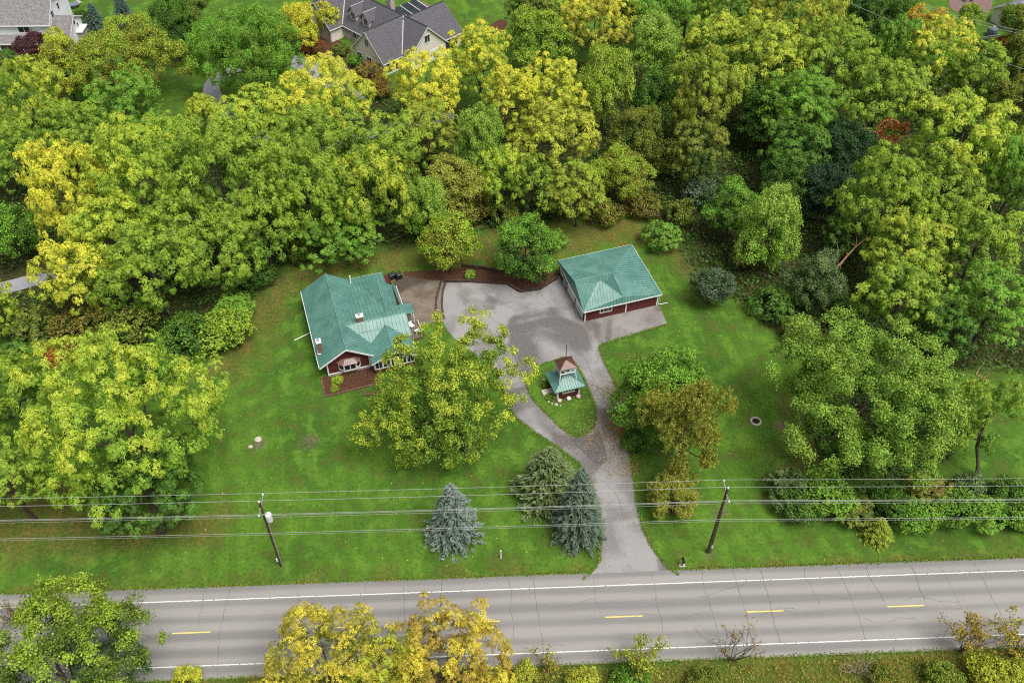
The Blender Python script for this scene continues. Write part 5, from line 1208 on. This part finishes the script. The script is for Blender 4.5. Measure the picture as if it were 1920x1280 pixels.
# ---- yards
tree('large pale yellow-green spreading tree on the left lawn', 232, 786, 182, 130, 12, 'w', 'BG', 'Y2', base=(303, 1000), rz=.6)
tree('yellow-green tree on the left edge behind the spreading one', 15, 735, 74, 82, 9, 'w', 'G', 'YG')
tree('lower green tree on the left edge under the wires', 12, 895, 70, 62, 8, 'w', 'G', 'YG')
tree('darker green tree half under the spreading left tree', 275, 915, 120, 76, 5.5, 'w', 'DG', 'G', base=(310, 985))  # stands for the spreading tree's own dark lower crown, built separately
tree('big open maple with yellow tips in front of the red house', 832, 728, 146, 134, 8.5, 'hero', 'G', 'Y2', base=(876, 850), rz=0)
tree('green tree with orange tinges right of the leafy driveway', 1238, 735, 86, 98, 6.5, 'm', 'G', 'BG')
tree('golden-olive pine with rosette tufts near the right pole', 1287, 806, 88, 100, 8.5, 'pine', 'PN', 'PN2', name='pine_tree', base=(1262, 965), bark='pine_bark')
tree('huge dark green many-lobed tree on the right lawn', 1625, 748, 182, 158, 9, 'm', 'G', 'GY', rz=2.1)
tree('sparse crooked tree with bare limbs at the right edge', 1850, 780, 74, 92, 8, 'open', 'G', 'YG', base=(1830, 905))
tree('green tree at the bottom left corner by the road', 115, 1262, 158, 140, 9, 'mD', 'DG', 'YG')
tree('left one of the two golden-yellow trees at the bottom edge', 615, 1250, 128, 112, 8.5, 'wD', 'OL', 'GO2')
tree('right one of the two golden-yellow trees at the bottom edge', 845, 1250, 124, 108, 8.5, 'wD', 'OB', 'GO2')
tree('lower golden-green tree filling the gap between the two golden ones', 728, 1266, 84, 84, 7.5, 'wD', 'OL', 'Y2')
spruce('loose grey-blue spruce standing alone on the front lawn', 852, 1004, 56, 9.5, 'SV2', 'SV', 'bspruce')
spruce('olive-green spruce left of the driveway neck', 1027, 928, 70, 8.6, 'OS', 'OS2', 'bspruce')
spruce('blue-tipped spruce beside the driveway neck', 1082, 1002, 54, 12.2, 'SG', 'BS2', 'spruce', proto=0)
spruce('small yellow-green conifer in the hedge strip by the road', 1640, 1005, 33, 3.4, 'OL', 'YG', 'bspruce', 'conifer')
tree('young golden-olive pine at the foot of the tall pine', 1262, 930, 60, 44, 2.6, 'pine', 'PN', 'PN2', name='pine_tree', trunk=True, bark='pine_bark')
shrub('green shrub at the foot of the pine', 1192, 828, 26, 28, 'DG', 'G')
# hedge strip on the right, under the wires
for i, (x, y, r, ca, cb, lab) in enumerate(((1478, 915, 44, 'DG', 'GG', 'green shrub at the left end of the hedge strip under the wires'), (1550, 925, 52, 'G', 'BG', 'bright green shrub second in the hedge strip under the huge tree'), (1500, 950, 40, 'DG', 'G', 'low dark shrub below the left end of the hedge strip'), (1602, 958, 38, 'DG', 'OL', 'dark shrub left of the small conifer'), (1678, 945, 38, 'DG', 'G', 'dark shrub right behind the small conifer'), (1722, 965, 40, 'G', 'BG', 'green shrub right of the small conifer'), (1745, 920, 42, 'BR', 'OL', 'brownish shrub in the middle of the hedge strip'), (1792, 955, 42, 'DG', 'BG', 'green shrub in the right half of the hedge strip'), (1815, 915, 36, 'DG', 'GG', 'shrub at the foot of the crooked tree'), (1850, 962, 40, 'G', 'BG', 'bright shrub near the right end of the hedge strip'), (1890, 935, 42, 'DG', 'G', 'dark shrub at the right end of the hedge strip'), (1915, 968, 36, 'G', 'BG', 'bright shrub cut by the right edge under the wires'))):
    shrub(lab, x, y, r, r * .7, ca, cb, 'sh' if i % 3 else 'shw', group='shrubs in the hedge strip by the road')
# wood edges
for i, (x, y, r, ca, cb, lab) in enumerate(((1240, 445, 38, 'DG', 'BG', 'round green shrub behind the garage corner'), (1310, 365, 36, 'DG', 'SG', 'grey-green shrub at the wood edge above the right lawn'), (1275, 400, 30, 'DG', 'OL', 'dark low shrub left of the grey-green one at the wood edge'), (1450, 570, 42, 'DG', 'G', 'dark green shrub under the pale tree at the wood edge'), (1250, 300, 40, 'DG', 'OL', 'olive shrub at the foot of the dark gap'), (1395, 480, 30, 'DG', 'OL', 'shrub left of the pale tree trunk'), (1590, 590, 40, 'DG', 'G', 'dark shrub right of the pale-topped one'), (1640, 620, 38, 'G', 'GG', 'shrub behind the huge right tree'), (1560, 345, 46, 'DG', 'BD', 'dark blue-green shrub in the right wood gap'), (1500, 620, 36, 'DG', 'OL', 'low shrub at the corner of the right wood'),
    (420, 620, 48, 'G', 'YG', 'yellow-green shrub at the left lawn corner'), (345, 635, 52, 'DG', 'G', 'green shrub row piece left of the lawn corner'), (440, 575, 36, 'G', 'BG', 'bright shrub above the left lawn corner'), (240, 610, 52, 'DG', 'OL', 'olive shrub under the left wood'), (150, 625, 52, 'DG', 'OB', 'brownish shrub under the left wood'), (60, 615, 48, 'DG', 'OL', 'dark shrub below the grey lane on the left'), (115, 668, 30, 'BR', 'OR', 'rust-tinged low shrub left of the spreading tree top'), (300, 685, 46, 'DG', 'G', 'dark shrub behind the spreading left tree'), (190, 680, 44, 'DG', 'G', 'dark shrub left behind the spreading tree'), (480, 520, 32, 'DG', 'G', 'dark shrub behind the left of the house'), (560, 470, 34, 'DG', 'OL', 'dark shrub behind the green roof'), (45, 665, 40, 'DG', 'G', 'green shrub on the left edge above the yellow-green tree'),
    (885, 395, 34, 'BR', 'OL', 'olive-brown shrub in the wood edge above the olive tree'), (945, 400, 32, 'DG', 'OL', 'dark shrub left behind the parking court tree'), (1040, 450, 26, 'DG', 'BG', 'green shrub right of the parking court tree'), (1130, 400, 34, 'BR', 'OL', 'brownish shrub above the garage roof'), (1200, 385, 34, 'BR', 'OL', 'brown shrub above the garage right corner'),
    (690, 140, 28, 'BR', 'OB', 'brown-red shrub below the grey house gable'), (665, 115, 17, 'DG', 'BG', 'bright shrub in the mulch bed near the grey house'), (640, 95, 16, 'DG', 'OL', 'dark shrub in the mulch bed left of the grey house'), (885, 78, 16, 'DG', 'G', 'shrub at the far garage corner of the grey house'), (715, 165, 26, 'BR', 'OB', 'brown shrub between the grey house and the yellow trees'), (585, 88, 22, 'BR', 'RD', 'red-brown shrub by the paver walk'), (13, 108, 20, 'DG', 'G', 'low dark shrub in front of the white house'), (1885, 85, 22, 'DG', 'OR', 'orange-tinged shrub below the white railing'), (1848, 92, 22, 'BD', 'DG', 'bluish shrub at the left end of the white railing'))):
    shrub(lab, x, y, r, r * .75, ca, cb, 'sh' if i % 3 else 'shw')
shrub('light green clump in the mulch bed above the parking court', 881, 515, 11, 11, 'BG', 'LG', zc=.45)
shrub('yellow-green plant in the bed under the bay window', 633, 713, 11, 9, 'BG', 'Y2', zc=.4)
shrub('low green plant in the far corner of the front mulch bed', 627, 728, 9, 7, 'OL', 'YG', zc=.3)
shrub('leafy plant beside the stone slab of the well house', 1022, 722, 8, 8, 'DG', 'OL', zc=.35)
shrub('trailing plant in the bed in front of the stone slab', 1032, 745, 9, 7, 'G', 'YG', zc=.3)
# thin saplings and bare shrubs along the near roadside
bare('yellow-leaved sapling in front of the near white line', 1200, 1262, 5.6, 2.2, 'OL', 'Y2', 1900, name='sapling', stems=6, seed=3)
bare('nearly leafless grey shrub spreading over the road edge', 1370, 1240, 6.5, 4.2, 'OB', 'GO', 160, stems=11, seed=4)
bare('thinly leaved golden shrub at the lower right by the road', 1800, 1222, 6.0, 3.8, 'OB', 'GO', 1100, stems=8, seed=5)
bare('thinly leaved golden shrub in the lower right corner', 1895, 1230, 6.5, 3.5, 'OB', 'Y', 1500, stems=8, seed=6)
bare('pale dead shrub on the near verge', 1605, 1262, 3.4, 2.6, bark='pale_bark', stems=7, seed=7)
bare('low golden sapling at the near verge left of the yellow-leaved one', 1025, 1258, 3.2, 2.0, 'OB', 'Y2', 500, name='sapling', stems=5, seed=8)
bare('bare twiggy shrub peeping above the bottom left tree', 30, 1165, 3.2, 2.4, 'BR', 'OB', 160, stems=8, seed=9)
for x, y, r, ca, cb, lab in ((1855, 1264, 38, 'OL', 'Y2', 'yellow-olive bush on the near verge at the lower right'), (1905, 1266, 32, 'OL', 'Y2', 'yellow-green bush in the very lower right corner'), (1770, 1270, 34, 'G', 'OL', 'olive bush at the bottom edge left of the golden one'), (1660, 1274, 30, 'G', 'OB', 'brown-green bush at the bottom edge under the road'), (1180, 1274, 34, 'DG', 'BG', 'green bush at the foot of the yellow-leaved sapling'), (1090, 1276, 30, 'OL', 'Y2', 'yellow-green bush at the bottom edge left of the sapling'), (985, 1262, 26, 'OL', 'Y2', 'yellow bush beside the golden trees on the verge'), (1320, 1277, 30, 'DG', 'OL', 'dark bush at the bottom edge below the bare shrub'), (350, 1272, 26, 'YG', 'Y', 'small yellow bush right of the bottom left tree')):
    shrub(lab, x, y, r, r * .8, ca, cb, 'sh')
# broken branch and red creeper in the right wood
def dead_limb(label, pts, r, m, name='dead_branch'):
    o = pts[0]; q = [p - o for p in pts]; e = empty(name, o); tag(e, label, 'branch')
    mb = MB().tube(q, [r * (1 - .8 * i / (len(q) - 1)) for i in range(len(q))], 7); mb.build('limb', m, e, smooth=True)
    rg = np.random.default_rng(int(o.x * 10)); t2 = MB()
    for i in range(1, len(q)):
        for _ in range(2):
            d = Vector(rg.normal(size=3)); d.z = abs(d.z); t2.tube([q[i], q[i] + d * .5, q[i] + d * 1.0 + Vector((0, 0, .2))], [r * .3, r * .2, r * .06], 4, False)
    t2.build('twigs', m, e)
dead_limb('long bare broken branch leaning over the right wood', [g(1556, 512, 4.5), g(1575, 496, 5.4), g(1590, 478, 6.2), g(1605, 462, 7.0), g(1625, 447, 8.0)], .22, 'red_bark')
dead_limb('shorter pale dead branch left of the long broken one', [g(1540, 505, 4.0), g(1556, 488, 5.0), g(1573, 470, 6.2)], .14, 'pale_bark')
dead_limb('bare curved dead limb at the crown of the crooked tree', [g(1855, 738, 9.5), g(1852, 722, 10.5), g(1845, 708, 11.5), g(1830, 702, 12)], .15, 'red_bark')
def creeper():
    c = g(1668, 247, 9.5); e = empty('red_creeper', (c.x, c.y, c.z)); tag(e, 'patch of rust-red creeper leaves on bare limbs in the right wood', 'creeper'); rg = np.random.default_rng(5); n = 1500
    t = rg.uniform(.2, 5.9, n); r = 1.9 * rg.uniform(.35, 1.08, n) ** .8; P_ = np.column_stack([r * np.cos(t), .55 * r * np.sin(t) + rg.normal(size=n) * .2, .85 * r * np.sin(t) + rg.normal(size=n) * .2])
    k = rg.random(n) < .22; P_[k] = np.column_stack([2.2 + rg.normal(size=k.sum()) * .25, rg.normal(size=k.sum()) * .3, rg.uniform(-.6, 1.6, k.sum())])
    L = .28 * rg.uniform(.6, 1.2, n); v, q, at = leaf_quads(P_, unit(rg.normal(size=(n, 3))), unit(rg.normal(size=(n, 3)) + [0, -.4, .8]), L, L * .7, .1, rg.random(n), rg)
    me = np_mesh('leaves', v, q, at); me.materials.append(M['leaf']); o = link('leaves', me, None, e); o['leaf_a'] = list(COL['RD']) + [1.0]; o['leaf_b'] = list(COL['OB']) + [1.0]
    mb = MB(); ring = [Vector((1.9 * math.cos(a), 1.0 * math.sin(a), 1.6 * math.sin(a))) for a in np.linspace(.2, 5.9, 16)]; mb.tube(ring, .09, 5)
    mb.tube([ring[11], ring[11] + Vector((.6, 0, -3)), ring[11] + Vector((1.0, .2, -9.4 + 1.5))], [.12, .16, .22], 6); mb.tube([ring[8], ring[8] + Vector((-1.8, 0, .6)), ring[8] + Vector((-2.6, 0, 1.6))], [.08, .06, .03], 5)
    mb.tube([ring[13], ring[13] + Vector((1.5, 0, 1.2)), ring[13] + Vector((2.4, 0, 1.6))], [.08, .06, .03], 5)
    mb.build('limb', 'red_bark', e)
creeper()

# ---- ground cover nobody could count
def inst_xy(polys, n, rg, lo=-1.0, box=(-126, 126, 30, 214), frac=1.0):
    P = np.column_stack([rg.uniform(box[0], box[1], n), rg.uniform(box[2], box[3], n)]); k = np.zeros(n, bool)
    for p in polys: k |= sdist(P, p) > -lo
    return P[k]
ROADP = [road_xy(-200, -5.6), road_xy(200, -5.6), road_xy(200, 5.7), road_xy(-200, 5.7)]
def cover(name, label, cat, P, z, L, W, ca, cb, rg, up=1.0):
    n = len(P); N_ = unit(rg.normal(size=(n, 3)) * .5 + [0, 0, up]); D = unit(np.cross(N_, rg.normal(size=(n, 3))))
    at_t = np.clip(.5 + .35 * np.sin(P[:, 0] * .7 + 2 * np.sin(P[:, 1] * .45)) + rg.normal(size=n) * .2, 0, 1)
    v, q, at = leaf_quads(np.column_stack([P, z]), D, N_, L, W, .1, at_t, rg); me = np_mesh(name, v, q, at); me.materials.append(M['leaf'])
    o = link(name, me, None); tag(o, label, cat, kind='stuff'); o['leaf_a'] = list(COL[ca]) + [1.0]; o['leaf_b'] = list(COL[cb]) + [1.0]; return o
rg = np.random.default_rng(77)
P = inst_xy([WOODS[0]], 150000, rg, -.5, (-115, 115, 75, 185)); hgt = np.clip(.55 + .9 * np.sin(P[:, 0] * .8 + 1.3 * np.sin(P[:, 1] * .6)) * np.sin(P[:, 1] * .7), .05, 1.6)
dr = gl([(-60, 556), (60, 527), (170, 490), (340, 425), (540, 325), (640, 268), (740, 237), (850, 216)]); k = seg_dist(P, dr, False) > 2.9; P, hgt = P[k], hgt[k]
cover('undergrowth', 'dark low undergrowth covering the floor of the wood', 'undergrowth', P, hgt * rg.random(len(P)) ** .5, .55 * rg.uniform(.6, 1.3, len(P)), .34 * rg.uniform(.6, 1.2, len(P)), 'DG', 'G', rg)
P = inst_xy(WOODS[1:2] + WOODS[2:3], 60000, rg, -.2, (20, 80, 55, 90)); cover('undergrowth', 'low leafy ground cover in the hedge strip and under the huge tree', 'undergrowth', P, .6 * rg.random(len(P)), .4 * rg.uniform(.6, 1.2, len(P)), .24 * rg.uniform(.6, 1.2, len(P)), 'DG', 'G', rg)
P = np.column_stack([rg.uniform(-58, 58, 60000), rg.uniform(34, 47.5, 60000)]); P = P[sdist(P, ROADP) < -.1]
z = .35 * rg.random(len(P)) ** 1.5 * (1 + 1.2 * np.clip(np.sin(P[:, 0] * .5) * np.sin(P[:, 1] * .9 + 1), 0, 1))
cover('verge_weeds', 'rough brown and olive weeds on the near roadside verge', 'weeds', P, z, .30 * rg.uniform(.5, 1.4, len(P)), .10 * rg.uniform(.6, 1.4, len(P)), 'OL', 'OB', rg, .5)
# ragged grass along the paved edges
def edge_points(poly, n, spread, rg, closed=True):
    q = np.array(poly + ([poly[0]] if closed else [])); L = np.hypot(*np.diff(q, axis=0).T); c = np.concatenate([[0], np.cumsum(L)]); u = rg.uniform(0, c[-1], n); i = np.clip(np.searchsorted(c, u) - 1, 0, len(L) - 1)
    return q[i] + (q[i + 1] - q[i]) * ((u - c[i]) / L[i])[:, None] + rg.normal(size=(n, 2)) * spread
DRV = smooth_poly(gl([(1093, 1086), (1112, 1072), (1124, 1050), (1127, 1010), (1124, 960), (1108, 905), (1085, 868), (1045, 838), (1005, 812), (966, 782), (950, 755), (940, 720), (915, 680)]), 0); DRV2 = gl([(1251, 608), (1128, 646), (1123, 652), (1131, 674), (1147, 706), (1160, 735), (1168, 770), (1176, 815), (1184, 870), (1190, 905), (1196, 955), (1206, 992), (1224, 1028), (1248, 1060), (1272, 1078)])
ISL = smooth_poly(gl([(1003, 690), (1020, 682), (1042, 676), (1062, 668), (1082, 684), (1096, 712), (1112, 750), (1119, 778), (1115, 800), (1101, 814), (1080, 820), (1066, 814), (1042, 793), (1015, 765), (994, 742), (988, 725), (995, 705)]), 2)
E_ = [edge_points([road_xy(-60, 5.36), road_xy(60, 5.36)], 9000, .10, rg, False), edge_points([road_xy(-60, -5.12), road_xy(60, -5.12)], 7000, .14, rg, False), edge_points(DRV, 3500, .10, rg, False), edge_points(DRV2, 4500, .10, rg, False), edge_points(ISL, 3000, .09, rg)]
P = np.vstack(E_); MOUTH = gl([(1098, 1095), (1098, 1083), (1118, 1066), (1140, 1040), (1200, 1030), (1238, 1056), (1266, 1077), (1266, 1090)]); P = P[~inside(P, MOUTH)]; cover('edge_grass', 'ragged grass and dirt fringe along the road and driveway edges', 'grass', P, np.full(len(P), .075), .20 * rg.uniform(.5, 1.3, len(P)), .10 * rg.uniform(.6, 1.3, len(P)), 'G', 'OB', rg, .6)
# fallen leaves
lawn_box = inst_xy([gl([(-20, 1095), (470, 700), (560, 540), (760, 620), (960, 800), (1100, 900), (1130, 1060), (1000, 1085)]), gl([(1130, 650), (1250, 610), (1290, 480), (1420, 620), (1480, 800), (1500, 960), (1920, 990), (1920, 1045), (1280, 1070), (1200, 960)])], 26000, rg, 0)
dens = np.zeros(len(lawn_box))
for px, py, r, w in ((230, 880, 12, 1.0), (850, 830, 11, 1.0), (1240, 780, 8, .9), (1290, 880, 7, .6), (480, 1000, 16, .5), (1620, 870, 12, .5), (1000, 1000, 10, .3), (300, 1020, 12, .8)):
    c = g(px, py); dens = np.maximum(dens, w * np.exp(-((lawn_box[:, 0] - c.x) ** 2 + (lawn_box[:, 1] - c.y) ** 2) / (2 * r * r)))
P = lawn_box[rg.random(len(lawn_box)) < dens * .55 + .06]
cover('fallen_leaves', 'scattered pale yellow fallen leaves on the lawns', 'leaves', P, np.full(len(P), .03), .17 * rg.uniform(.6, 1.3, len(P)), .12 * rg.uniform(.6, 1.3, len(P)), 'GO', 'PW', rg, 2)
Q = []
for px, py, r, n in ((1168, 790, 1.3, 900), (1150, 800, 2.6, 900), (1135, 830, 3.6, 650), (1165, 870, 2.2, 350), (1150, 740, 1.6, 450), (1162, 745, .8, 350), (1172, 815, .9, 500), (1098, 810, 3.2, 260), (1185, 880, .9, 200), (1090, 770, 3, 200), (1120, 720, 2.5, 160)):
    c = g(px, py); Q.append(np.array([c.x, c.y]) + rg.normal(size=(n, 2)) * r * .6)
P = np.vstack(Q); cover('fallen_leaves', 'drift of pinkish brown fallen leaves on the driveway fork', 'leaves', P, np.full(len(P), .085), .17 * rg.uniform(.5, 1.3, len(P)), .12 * rg.uniform(.6, 1.3, len(P)), 'OB', 'PK', rg, 2)
